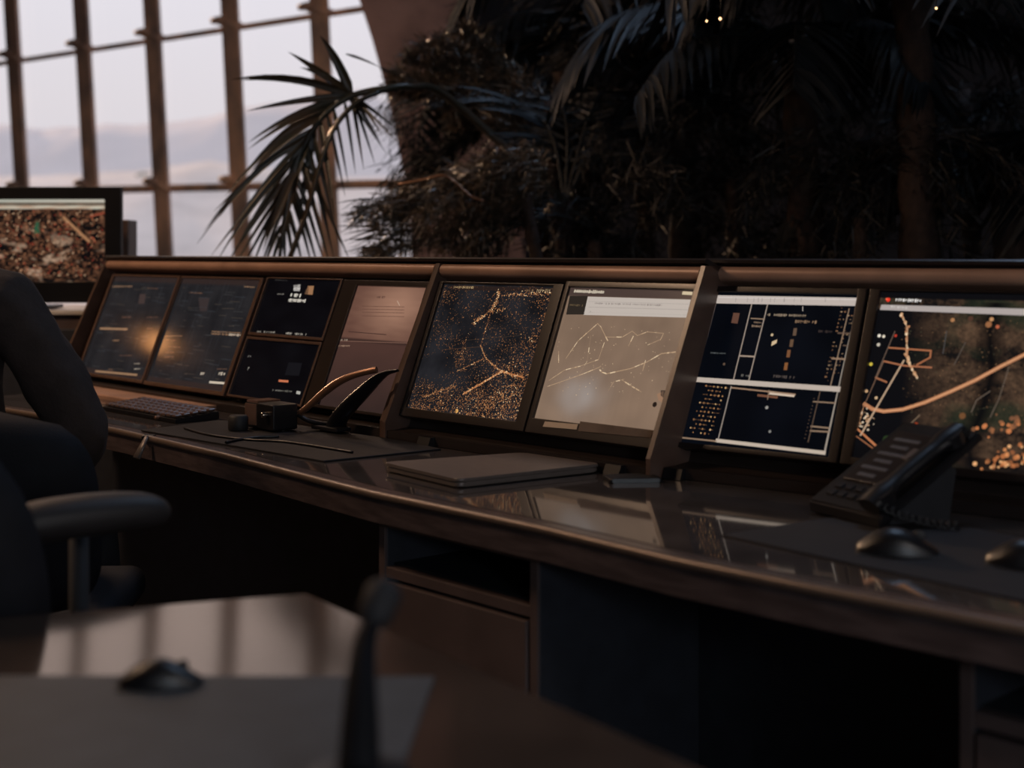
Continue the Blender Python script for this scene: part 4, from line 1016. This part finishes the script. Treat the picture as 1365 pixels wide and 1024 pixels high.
# head: chain up the skull with nose, on the same body; fingers as chains from each palm
def addv(p, r, frm):
    vs.append(p); radii.append(r); edges.append((frm, len(vs) - 1)); return len(vs) - 1
h1 = addv(PO + V(-1.17, 2.81, 1.285), (.066, .080), ix['nk2']); h2 = addv(PO + V(-1.172, 2.815, 1.355), (.076, .095), h1); h3 = addv(PO + V(-1.174, 2.81, 1.42), (.066, .080), h2)
addv(PO + V(-1.178, 2.925, 1.325), .013, h2)
for s, pw, hand in (('R', ix['haR'], J['haR']), ('L', ix['haL'], J['haL'])):
    fwd = (J['ha' + s] - J['wr' + s]).normalized(); side = fwd.cross(V(0, 0, 1)).normalized()
    for k, ln in enumerate((.070, .078, .072, .056)):
        b0 = addv(hand + side * (.027 - .018 * k) + fwd * .030, .0092, pw); b1 = addv(vs[b0] + fwd * ln * .5 + V(0, 0, .004), .0085, b0); addv(vs[b1] + fwd * ln * .42 + V(0, 0, -.016), .0075, b1)
    sg = 1 if s == 'L' else -1
    t0 = addv(hand + side * .036 * sg - fwd * .005, .011, pw); addv(vs[t0] + side * .014 * sg + fwd * .04, .009, t0)
skin_body('body', vs, edges, radii, M['skin'], person, 2, 0)
# shirt
sn = ['pel', 'waist', 'chest', 'top', 'neck', 'shR', 'elR', 'wrR', 'shL', 'elL', 'wrL']; si = {n: i for i, n in enumerate(sn)}
sv = [J[n].copy() for n in sn]; sv[4] = J['top'].lerp(J['neck'], .72)
svr = [(.185, .14), (.175, .13), (.19, .135), (.125, .09), (.072, .066), (.080, .078), (.066, .062), (.042, .042), (.080, .078), (.066, .062), (.042, .042)]
se = [('pel', 'waist'), ('waist', 'chest'), ('chest', 'top'), ('top', 'neck'), ('top', 'shR'), ('shR', 'elR'), ('elR', 'wrR'), ('top', 'shL'), ('shL', 'elL'), ('elL', 'wrL')]
sh = skin_body('shirt', sv, [(si[a], si[b]) for a, b in se], svr, M['shirt'], person, 3, 0)
tx = bpy.data.textures.new('cloth_folds', 'CLOUDS'); tx.noise_scale = .11
dm = sh.modifiers.new('f', 'DISPLACE'); dm.texture = tx; dm.strength = .022; dm.mid_level = .5; dm.texture_coords = 'GLOBAL'
tn = ['pel', 'hipR', 'knR', 'anR', 'hipL', 'knL', 'anL']; ti = {n: i for i, n in enumerate(tn)}
skin_body('trousers', [J[n] for n in tn], [(ti[a], ti[b]) for a, b in (('pel', 'hipR'), ('hipR', 'knR'), ('knR', 'anR'), ('pel', 'hipL'), ('hipL', 'knL'), ('knL', 'anL'))], [(.17, .12), .095, .072, .056, .095, .072, .056], M['trousers'], person, 2, 0)
mb = MB()
g = bmesh.ops.create_icosphere(mb.bm, subdivisions=4, radius=1)
for v in g['verts']:
    c = v.co.copy(); k = 1 + .05 * noise.noise(c * 6)
    v.co = V(c.x * .088 * k, c.y * .108 * k, c.z * .095 * k) + V(-1.173, 2.802, 1.375)
dead = [v for v in mb.bm.verts if v.co.y > 2.842 and v.co.z < 1.415]; bmesh.ops.delete(mb.bm, geom=dead, context='VERTS'); bmesh.ops.translate(mb.bm, vec=PO, verts=mb.bm.verts[:])
keep(mb.build('hair', M['hair'], smooth=60), person)
for s in (-1, 1):
    mb = MB(); g = bmesh.ops.create_icosphere(mb.bm, subdivisions=2, radius=.012); bmesh.ops.translate(mb.bm, vec=PO + V(-1.177 + s * .031, 2.893, 1.352), verts=g['verts']); keep(mb.build('eye', M['white_top'], smooth=60), person)
    mb = MB(); mb.tube([PO + V(-1.172 + s * .083, 2.81, 1.325), PO + V(-1.172 + s * .095, 2.80, 1.345), PO + V(-1.172 + s * .092, 2.81, 1.375)], [.010, .016, .012], 8, flat=(.5, 1)); keep(mb.build('ear', M['skin'], smooth=60), person)
    a = J['anR'] if s > 0 else J['anL']; t_ = J['toR'] if s > 0 else J['toL']
    mb = MB(); mb.tube([V(a.x, a.y - .06, .045), V(a.x, a.y, .05), a.lerp(t_, .6) * 1.0, V(t_.x, t_.y + .02, .035)], [.040, .046, .046, .030], 12, flat=(1, .85)); keep(mb.build('shoe', M['black'], smooth=60), person)

# ------------------------------------------------------------------ plants
def plant(name, label, cat, base, group): return thing(name, label, cat, base, R.uniform(0, .01), group)
def frond(root, pts, m, n, leaf_len, width, droop=.5, sp=1.0, name='frond', sides=(-1, 1), curl=-.10, rad=.010):
    """one palm frond: tapering stalk along pts with leaflets along both sides"""
    P = smooth_path([Vector(p) for p in pts], 6); mb = MB()
    N = len(P); mb.tube(P, [rad * (1 - .8 * i / (N - 1)) for i in range(N)], 6)
    for k in range(n):
        f = .16 + .84 * k / (n - 1); i = min(N - 2, int(f * (N - 1))); p = P[i].lerp(P[i + 1], f * (N - 1) - i); t = (P[i + 1] - P[i]).normalized()
        sd = t.cross(Vector((0, 0, 1)))
        if sd.length < .1: sd = t.cross(Vector((0, 1, 0)))
        sd.normalize()
        for s in sides:
            L = leaf_len * (.55 + .45 * math.sin(PI * min(1, f * .9 + .12))) * R.uniform(.8, 1.15)
            d = (sd * s * sp + t * R.uniform(.55, .85) + Vector((0, 0, -droop * R.uniform(.6, 1.2))) + Vector((R.uniform(-.1, .1), R.uniform(-.15, .15), 0))).normalized()
            mb.leaf(p, p + d * L, width * R.uniform(.75, 1.15), curl * R.uniform(-.3, -1.0), t.cross(d) + Vector((0, -.4, 0)), 4)
    o = mb.build(name, m, fix=False); keep(o, root); return o
def trunk(root, a, b, r0, r1, m=None, name='trunk'):
    a, b = Vector(a), Vector(b); mb = MB(); n = 22; P = []; rr = []
    for i in range(n + 1):
        t = i / n; P.append(a.lerp(b, t) + Vector((.03 * math.sin(t * 4), .03 * math.cos(t * 3), 0))); rr.append((r0 + (r1 - r0) * t) * (1.12 if i % 2 else .95))
    mb.tube(P, rr, 10); o = mb.build(name, m or M['bark']); keep(o, root); return o
def needles_branch(root, pts, m, n, ln, w, droop=.3, rad=.006, spread=.06, taper=True, bias=(0, 0, 0), name='branch'):
    P = smooth_path([Vector(p) for p in pts], 5); N = len(P); mb = MB(); mb.tube(P, [rad * (1 - .75 * i / (N - 1)) for i in range(N)], 6)
    for k in range(n):
        f = R.random() ** .8; i = min(N - 2, int(f * (N - 1))); p = P[i].lerp(P[i + 1], f * (N - 1) - i); t = (P[i + 1] - P[i]).normalized()
        q = p + Vector((R.gauss(0, spread), R.gauss(0, spread), R.gauss(0, spread))) * (1 - .5 * f)
        d = Vector((R.uniform(-1, 1), R.uniform(-1, 1), R.uniform(-1, 1))).normalized() + t * 1.0 + Vector((0, 0, -droop)) + Vector(bias)
        mb.needle(q, q + d.normalized() * ln * R.uniform(.5, 1.3), w * R.uniform(.7, 1.3))
    o = mb.build(name, m, fix=False); keep(o, root); return o

# the drooping palm seen against the glazing
DP = 5.0
pr = plant('palm', 'drooping palm frond and stalk silhouetted against the bright glazing', 'palm', (.42, DP + .55, 0), 'palms behind the console')
trunk(pr, (.42, DP + .55, 0), (.20, DP + .35, 1.35), .07, .05)
mb = MB(); spine = smooth_path([V(.20, DP + .35, 1.35), at(600, 132, DP + .2), at(548, 116, DP + .05), at(512, 119, DP), at(490, 122, DP), at(464, 130, DP - .02), at(440, 146, DP - .03), at(419, 170, DP - .03), at(402, 202, DP - .03), at(392, 237, DP - .02), at(380, 285, DP - .02), at(372, 350, DP - .02)], 5)
mb.tube(spine, [.016 - .009 * i / (len(spine) - 1) for i in range(len(spine))], 8)
mb.tube(smooth_path([at(506, 122, DP), at(474, 138, DP - .05), at(446, 170, DP - .07), at(428, 215, DP - .08), at(408, 285, DP - .08), at(384, 350, DP - .08)], 4), .011, 7, flat=(1.5, .8))
keep(mb.build('stalk', M['palm']), pr)
heads = [((502, 114), (426, 47), .030), ((496, 115), (430, 52), .024), ((482, 110), (384, 69), .026), ((478, 112), (400, 90), .024), ((474, 114), (308, 106), .026), ((466, 118), (322, 107), .020), ((468, 124), (329, 148), .022), ((458, 128), (331, 190), .022), ((448, 136), (331, 199), .022), ((444, 140), (330, 225), .024), ((430, 150), (331, 232), .022), ((424, 158), (300, 262), .020), ((418, 166), (285, 282), .022),
         ((412, 172), (292, 290), .020), ((408, 178), (262, 326), .018), ((404, 186), (272, 308), .022), ((400, 200), (280, 343), .020), ((396, 210), (288, 350), .020), ((394, 222), (300, 355), .020), ((390, 236), (310, 360), .020), ((386, 246), (322, 360), .020), ((384, 258), (334, 362), .020), ((382, 268), (345, 364), .018), ((408, 182), (300, 318), .022), ((402, 196), (312, 336), .022),
         ((500, 126), (508, 178), .016), ((504, 122), (527, 171), .016), ((494, 134), (507, 190), .014), ((486, 138), (500, 220), .014), ((476, 144), (485, 227), .016), ((468, 150), (474, 232), .014), ((460, 158), (464, 244), .014), ((470, 146), (515, 205), .010), ((450, 166), (460, 262), .014), ((490, 130), (530, 190), .010),
         ((444, 176), (448, 300), .020), ((436, 190), (452, 330), .020), ((430, 200), (446, 350), .022), ((424, 216), (440, 356), .022), ((416, 232), (432, 350), .020), ((408, 252), (424, 356), .022), ((400, 262), (416, 356), .020), ((396, 276), (404, 356), .020), ((388, 290), (392, 358), .018), ((382, 300), (380, 360), .018), ((416, 214), (468, 352), .018), ((376, 310), (360, 362), .018), ((378, 298), (350, 362), .018), ((432, 180), (398, 300), .030), ((420, 190), (376, 320), .032), ((410, 206), (360, 330), .032), ((404, 220), (350, 336), .030)]
mb = MB()
for i, (a, b, w) in enumerate(heads):
    dd = R.uniform(-.10, .06)
    A_, B_ = at(*a, DP - .02), at(*b, DP + dd - .06)
    A_ = min(spine[24:], key=lambda q_: (q_ - A_).length)
    mb.leaf(A_, B_, w * (1.2 if i < 14 else .92), R.uniform(.02, .10) * (1 if b[0] < a[0] else .5), V(R.uniform(-.3, .3), -1, R.uniform(-.2, .4)), 7, .5)
o = mb.build('frond', M['palm'], fix=False); keep(o, pr)
mb = MB(); P = smooth_path([at(507, 90, DP), at(492, 80, DP), at(478, 75, DP), at(461, 72, DP)]); mb.leaf(P[-1], P[0], .010, .03); mb.tube(smooth_path([at(507, 90, DP), at(530, 100, DP + .05), at(560, 112, DP + .1)]), .003, 5); keep(mb.build('side_leaf', M['palm'], fix=False), pr)
for k in range(4):
    a = V(.20, DP + .35, 1.35); frond(pr, [a, a + V(.1 * k - .1, .1, .35), a + V(.35 * k - .5, .35, .45), a + V(.5 * k - .6, .55, .2)], M['palm_shaded'], 26, .34, .022)

# bristly shrubs left of centre, in front of the arch
b1 = plant('bristly_shrub', 'bristly brown shrub branch with warm glint put into its needle colour high against the concrete arch', 'shrub', (.20, 5.6, 0), 'bristly shrubs behind the console')
trunk(b1, (.20, 5.6, 0), (.16, 5.5, 1.75), .04, .02)
for pts, n in (([(700, 150), (640, 112), (590, 95), (545, 75)], 420), ([(700, 140), (650, 95), (600, 75), (560, 62)], 360), ([(690, 150), (630, 120), (570, 112), (528, 100)], 420), ([(690, 150), (630, 130), (580, 122), (526, 118)], 380), ([(700, 120), (640, 70), (610, 58), (585, 56)], 300), ([(700, 170), (650, 150), (615, 142), (600, 140)], 320), ([(720, 130), (670, 90), (640, 60), (620, 40)], 320), ([(720, 180), (660, 160), (625, 155), (612, 165)], 280)):
    needles_branch(b1, [at(x, y, 5.5 + R.uniform(-.15, .15)) for x, y in pts], M['needles'], int(n * 3.0), .060, .0023, .15, .006, .025)
b2 = plant('bristly_shrub', 'drooping bristly brown shrub sweeping down to the console in front of the glazing edge', 'shrub', (.22, 5.2, 0), 'bristly shrubs behind the console')
trunk(b2, (.22, 5.2, 0), (.06, 5.1, 1.42), .045, .02)
for pts, n in (([(720, 225), (660, 238), (600, 250), (545, 268), (500, 290)], 520), ([(720, 215), (650, 225), (590, 240), (530, 262), (475, 286)], 480), ([(720, 235), (650, 250), (590, 275), (540, 305), (490, 338)], 520), ([(720, 240), (660, 262), (610, 290), (560, 320), (505, 345)], 480), ([(720, 205), (690, 208), (660, 212), (630, 225)], 360), ([(710, 245), (660, 268), (630, 290), (590, 330)], 460), ([(710, 215), (640, 238), (580, 256), (520, 275)], 460), ([(700, 250), (670, 280), (640, 310), (620, 345)], 380), ([(715, 230), (650, 245), (580, 262), (530, 290)], 460)):
    needles_branch(b2, [at(x, y, 5.1 + R.uniform(-.15, .12)) for x, y in pts], M['needles'], int(n * 2.2), .060, .0021, .35, .006, .030)
mb = MB()
for k in range(34):
    a = (R.uniform(500, 560), R.uniform(262, 335)); L = R.uniform(30, 62); an = math.radians(R.uniform(150, 200) if a[1] < 300 else R.uniform(165, 205))
    b_ = (a[0] + math.cos(an) * L, a[1] + abs(math.sin(an)) * L * (1 if R.random() < .8 else -.4)); mb.leaf(at(*a, 5.05), at(*b_, 5.0), .007, .03, None, 4)
keep(mb.build('long_needles', M['needles'], fix=False), b2)
mb = MB(); mb.tube(smooth_path([at(530, 246, 5.0), at(562, 240, 4.98), at(592, 234, 4.96), at(610, 246, 4.95), at(628, 262, 4.94), at(646, 268, 4.93)]), .0045, 6); keep(mb.build('twig', M['copper']), b2)
# furry hanging frond between them
b3 = plant('hanging_frond_plant', 'dark furry frond hanging diagonally across the concrete arch', 'palm', (.35, 6.0, 0), 'palms behind the console')
trunk(b3, (.35, 6.0, 0), (.22, 5.8, 1.9), .06, .04)
P3 = [(.22, 5.8, 1.9), at(690, 120, 5.7), at(640, 165, 5.6), at(600, 192, 5.55), at(570, 218, 5.5), at(545, 244, 5.5)]
needles_branch(b3, P3, M['needles_shaded'], 900, .075, .0024, .5, .014, .020)
needles_branch(b3, [p_ if isinstance(p_, tuple) else p_ + V(.01, -.02, -.03) for p_ in P3], M['needles_shaded'], 700, .06, .0024, .5, .012, .020)

# dark planting on the right
def dark_palm(cx, cy, d, label, seed, n=9, L=.9, hang=.5, ll=.42, lw=.030, m='palm_shaded', th=True):
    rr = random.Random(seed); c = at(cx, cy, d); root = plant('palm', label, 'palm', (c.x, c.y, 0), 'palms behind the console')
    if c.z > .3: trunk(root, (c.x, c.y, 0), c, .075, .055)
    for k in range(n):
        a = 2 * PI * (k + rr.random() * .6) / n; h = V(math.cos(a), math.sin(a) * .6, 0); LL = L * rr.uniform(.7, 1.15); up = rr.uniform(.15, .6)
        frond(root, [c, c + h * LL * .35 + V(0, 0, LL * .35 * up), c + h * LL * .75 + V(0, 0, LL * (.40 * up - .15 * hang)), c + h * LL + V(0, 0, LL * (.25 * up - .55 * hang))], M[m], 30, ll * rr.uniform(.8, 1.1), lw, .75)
    return root
dark_palm(1068, 70, 5.3, 'dark palm with upright fronds behind the joint of the middle and right consoles', 1, 10, .95)
dark_palm(1215, -120, 4.9, 'tall dark palm with long grey hanging leaflets above the rightmost displays', 2, 11, .85, .8, .55, .034)
dark_palm(1345, 230, 5.2, 'dark palm at the right edge of the frame behind the console', 3, 10, .75)
dark_palm(905, -40, 6.0, 'tall dark palm high behind the middle console', 4, 10, 1.0, .7)
dark_palm(780, 60, 6.4, 'dark palm in deep shade right of the concrete arch', 5, 9, .9, .7)
def dark_shrub(cx, cy, d, label, seed, h=.9, nb=14):
    rr = random.Random(seed); c = at(cx, cy, d); root = plant('feathery_shrub', label, 'shrub', (c.x, c.y, 0), 'feathery shrubs in the shade')
    trunk(root, (c.x, c.y, 0), (c.x, c.y, max(.5, c.z)), .05, .025)
    for k in range(nb):
        a = rr.uniform(0, 2 * PI); z = c.z + rr.uniform(-.55, .25) * h; b0 = V(c.x, c.y, max(.35, z)); e_ = V(math.cos(a), math.sin(a) * .6 - .1, rr.uniform(-.1, .5)) * rr.uniform(.35, .75) * h
        needles_branch(root, [b0, b0 + e_ * .5 + V(0, 0, .06), b0 + e_ + V(0, 0, -.05), b0 + e_ * 1.25 + V(0, 0, -.2)], M['needles_shaded'], 240, .085, .0026, .3, .007, .05)
    return root
dark_shrub(720, 170, 5.9, 'feathery dark shrub just right of the concrete arch', 11)
dark_shrub(860, 190, 5.6, 'feathery dark shrub behind the tan map display', 12)
dark_shrub(800, 320, 5.2, 'low feathery dark shrub behind the middle console rail', 13, .7)
dark_shrub(980, 240, 5.5, 'feathery dark shrub behind the gap between the middle and right consoles', 14)
dark_shrub(1150, 290, 5.0, 'low feathery dark shrub behind the panel display', 15, .7)
dark_shrub(1290, 120, 5.8, 'feathery dark shrub high near the right edge of the frame', 16)
dark_shrub(900, 40, 6.6, 'tall feathery dark shrub at the back below the two warm lights', 17, 1.2)
for k, (x, y, d, s, lab) in enumerate(((942, 28, 3.9, .0032, 'left one of the two tiny warm lights glowing high in the dark plants'), (960, 25, 3.9, .0042, 'right one of the two tiny warm lights glowing high in the dark plants'), (1248, 11, 3.7, .0034, 'tiny pale light glowing alone among hanging leaves at top right'))):
    c = at(x, y, d); root = thing('string_light', lab, 'lamp', c, 0, 'tiny lights in the plants')
    mb = MB(); mb.lathe([(s * .4, -s), (s, -s * .3), (s, s * .3), (s * .4, s)], (0, 0, 0), 10); mb.build('bulb', M['lamp'], root, smooth=60)
    mb = MB(); mb.tube([(0, 0, s), (.005, .01, .08), (.02, .08, .25), (.02, .2, .6)], .0012, 5); mb.build('wire', M['black'], root)

# ------------------------------------------------------------------ light, sky, camera
w = bpy.data.worlds.new('sky'); SC.world = w; w.use_nodes = True; nt = w.node_tree; bg = nt.nodes['Background']
tc = nt.nodes.new('ShaderNodeTexCoord'); sp_ = nt.nodes.new('ShaderNodeSeparateXYZ'); rp = nt.nodes.new('ShaderNodeValToRGB')
nt.links.new(tc.outputs['Generated'], sp_.inputs[0]); nt.links.new(sp_.outputs['Z'], rp.inputs['Fac']); nt.links.new(rp.outputs['Color'], bg.inputs['Color'])
el = rp.color_ramp.elements; el[0].position = 0.0; el[0].color = (.62, .58, .62, 1); el[1].position = .5; el[1].color = (.60, .62, .72, 1)
e2 = el.new(.10); e2.color = (.70, .66, .69, 1); e3 = el.new(.22); e3.color = (.76, .74, .80, 1)
bg.inputs['Strength'].default_value = 1.14
sd = bpy.data.lights.new('low_sun', 'SUN'); sd.energy = 2.0; sd.color = (1.0, .62, .36); sd.angle = math.radians(3)
so = bpy.data.objects.new('low_sun', sd); COL.objects.link(so)
so.rotation_euler = Vector((.50, -.80, -.27)).to_track_quat('-Z', 'Y').to_euler()

lp = thing('pendant_lamp', 'small warm pendant lamp hanging far left of the console', 'lamp', (-3.65, 5.45, 1.72))
mb = MB(); mb.lathe([(.015, -.055), (.042, -.035), (.052, 0), (.042, .035), (.015, .055)], (0, 0, 0), 20); mb.build('bulb', M['warm_bulb'], lp, smooth=60)
mb = MB(); mb.tube([(0, 0, .07), (0, 0, 4.6)], .006, 6); mb.build('cord', M['black'], lp)
mb = MB(); mb.lathe([(.03, .06), (.03, .10), (.012, .12)], (0, 0, 0), 16); mb.build('socket', M['black'], lp, smooth=40)

def fill_panel(name, loc, sx, sy, power, col, label):  # invented hanging lamp, adds fill light to the room
    root = thing(name, label, 'lamp', loc, 0, 'added fill lamps')
    mb = MB(); mb.box((sx + .06, sy + .06, .03), (0, 0, .022), None, .004); mb.build('housing', M['cap'], root)
    mb = MB(); mb.box((sx, sy, .004), (0, 0, .006)); mb.build('diffuser', M['diffuser'], root)
    mb = MB()
    for x in (-sx * .4, sx * .4): mb.tube([(x, 0, .035), (x, 0, 6.5 - loc[2])], .003, 5)
    mb.build('suspension_wire', M['black'], root)
    l = bpy.data.lights.new(name, 'AREA'); l.shape = 'RECTANGLE'; l.size = sx; l.size_y = sy; l.energy = power; l.color = col
    lo = bpy.data.objects.new('fill_light', l); COL.objects.link(lo); lo.parent = root
fill_panel('fill_lamp', (1.35, .1, 2.1), 1.0, .5, 12, (1.0, .92, .90), 'flat fill lamp added right of the near table, above the frame')  # added fill for the desk fronts and pedestals
fill_panel('fill_lamp', (-2.6, 6.0, 4.0), 1.0, .4, 46, (1.0, .66, .46), 'warm flat fill lamp added in front of the glazing, above the frame')  # added to warm the arch, mullions and shrubs
fill_panel('fill_lamp', (-3.0, 3.0, 3.5), .8, .4, 62, (1.0, .64, .40), 'warm flat fill lamp added left above the seated person')  # added to warm the console rails from the left
fill_panel('fill_lamp', (1.6, 4.6, 5.2), 1.4, .5, 40, (.48, .68, 1.0), 'cool flat fill lamp added high above the plants')  # added cool fill so the plants do not go fully black

pl_ = thing('fill_stand_lamp', 'upright fill lamp on a stand, added behind the viewer', 'lamp', (.95, -1.3, 0))  # added unseen lamp, low cool fill for the faces under the worktop
mb = MB(); mb.lathe([(.16, 0), (.16, .015), (.03, .03), (.015, .05), (.015, 1.25)], (0, 0, 0), 20); mb.build('stand', M['chair_pl'], pl_, smooth=40)
mb = MB(); mb.box((.66, .03, .46), (0, -.022, 1.38), None, .005); mb.build('panel', M['chair_pl'], pl_)
l = bpy.data.lights.new('fill_stand_light', 'AREA'); l.shape = 'RECTANGLE'; l.size = .6; l.size_y = .4; l.energy = 17; l.color = (.78, .90, 1.0)
lo = bpy.data.objects.new('fill_light', l); COL.objects.link(lo); lo.parent = pl_; lo.location = (0, 0, 1.38); lo.rotation_euler = Vector((-.12, 1, -.15)).to_track_quat('-Z', 'Y').to_euler()

cam = bpy.data.cameras.new('camera'); co = bpy.data.objects.new('camera', cam); COL.objects.link(co); SC.camera = co
co.location = (0, 0, EYE); co.rotation_euler = (PI / 2, 0, 0)
cam.sensor_width = 36; cam.sensor_fit = 'HORIZONTAL'; cam.lens = FPX * 36 / 1365; cam.shift_y = -(512 - HY) / 1365
cam.clip_start = .05; cam.clip_end = 3000
cam.dof.use_dof = True; cam.dof.focus_distance = 3.15; cam.dof.aperture_fstop = 2.6
vs_ = SC.view_settings; vs_.view_transform = 'Standard'; vs_.look = 'None'; vs_.exposure = 0.0; vs_.gamma = 1.0; vs_.use_curve_mapping = False
SC.cycles.use_denoising = True
SC.cycles.max_bounces = 8; SC.cycles.transparent_max_bounces = 12
SC.cycles.sample_clamp_indirect = 6
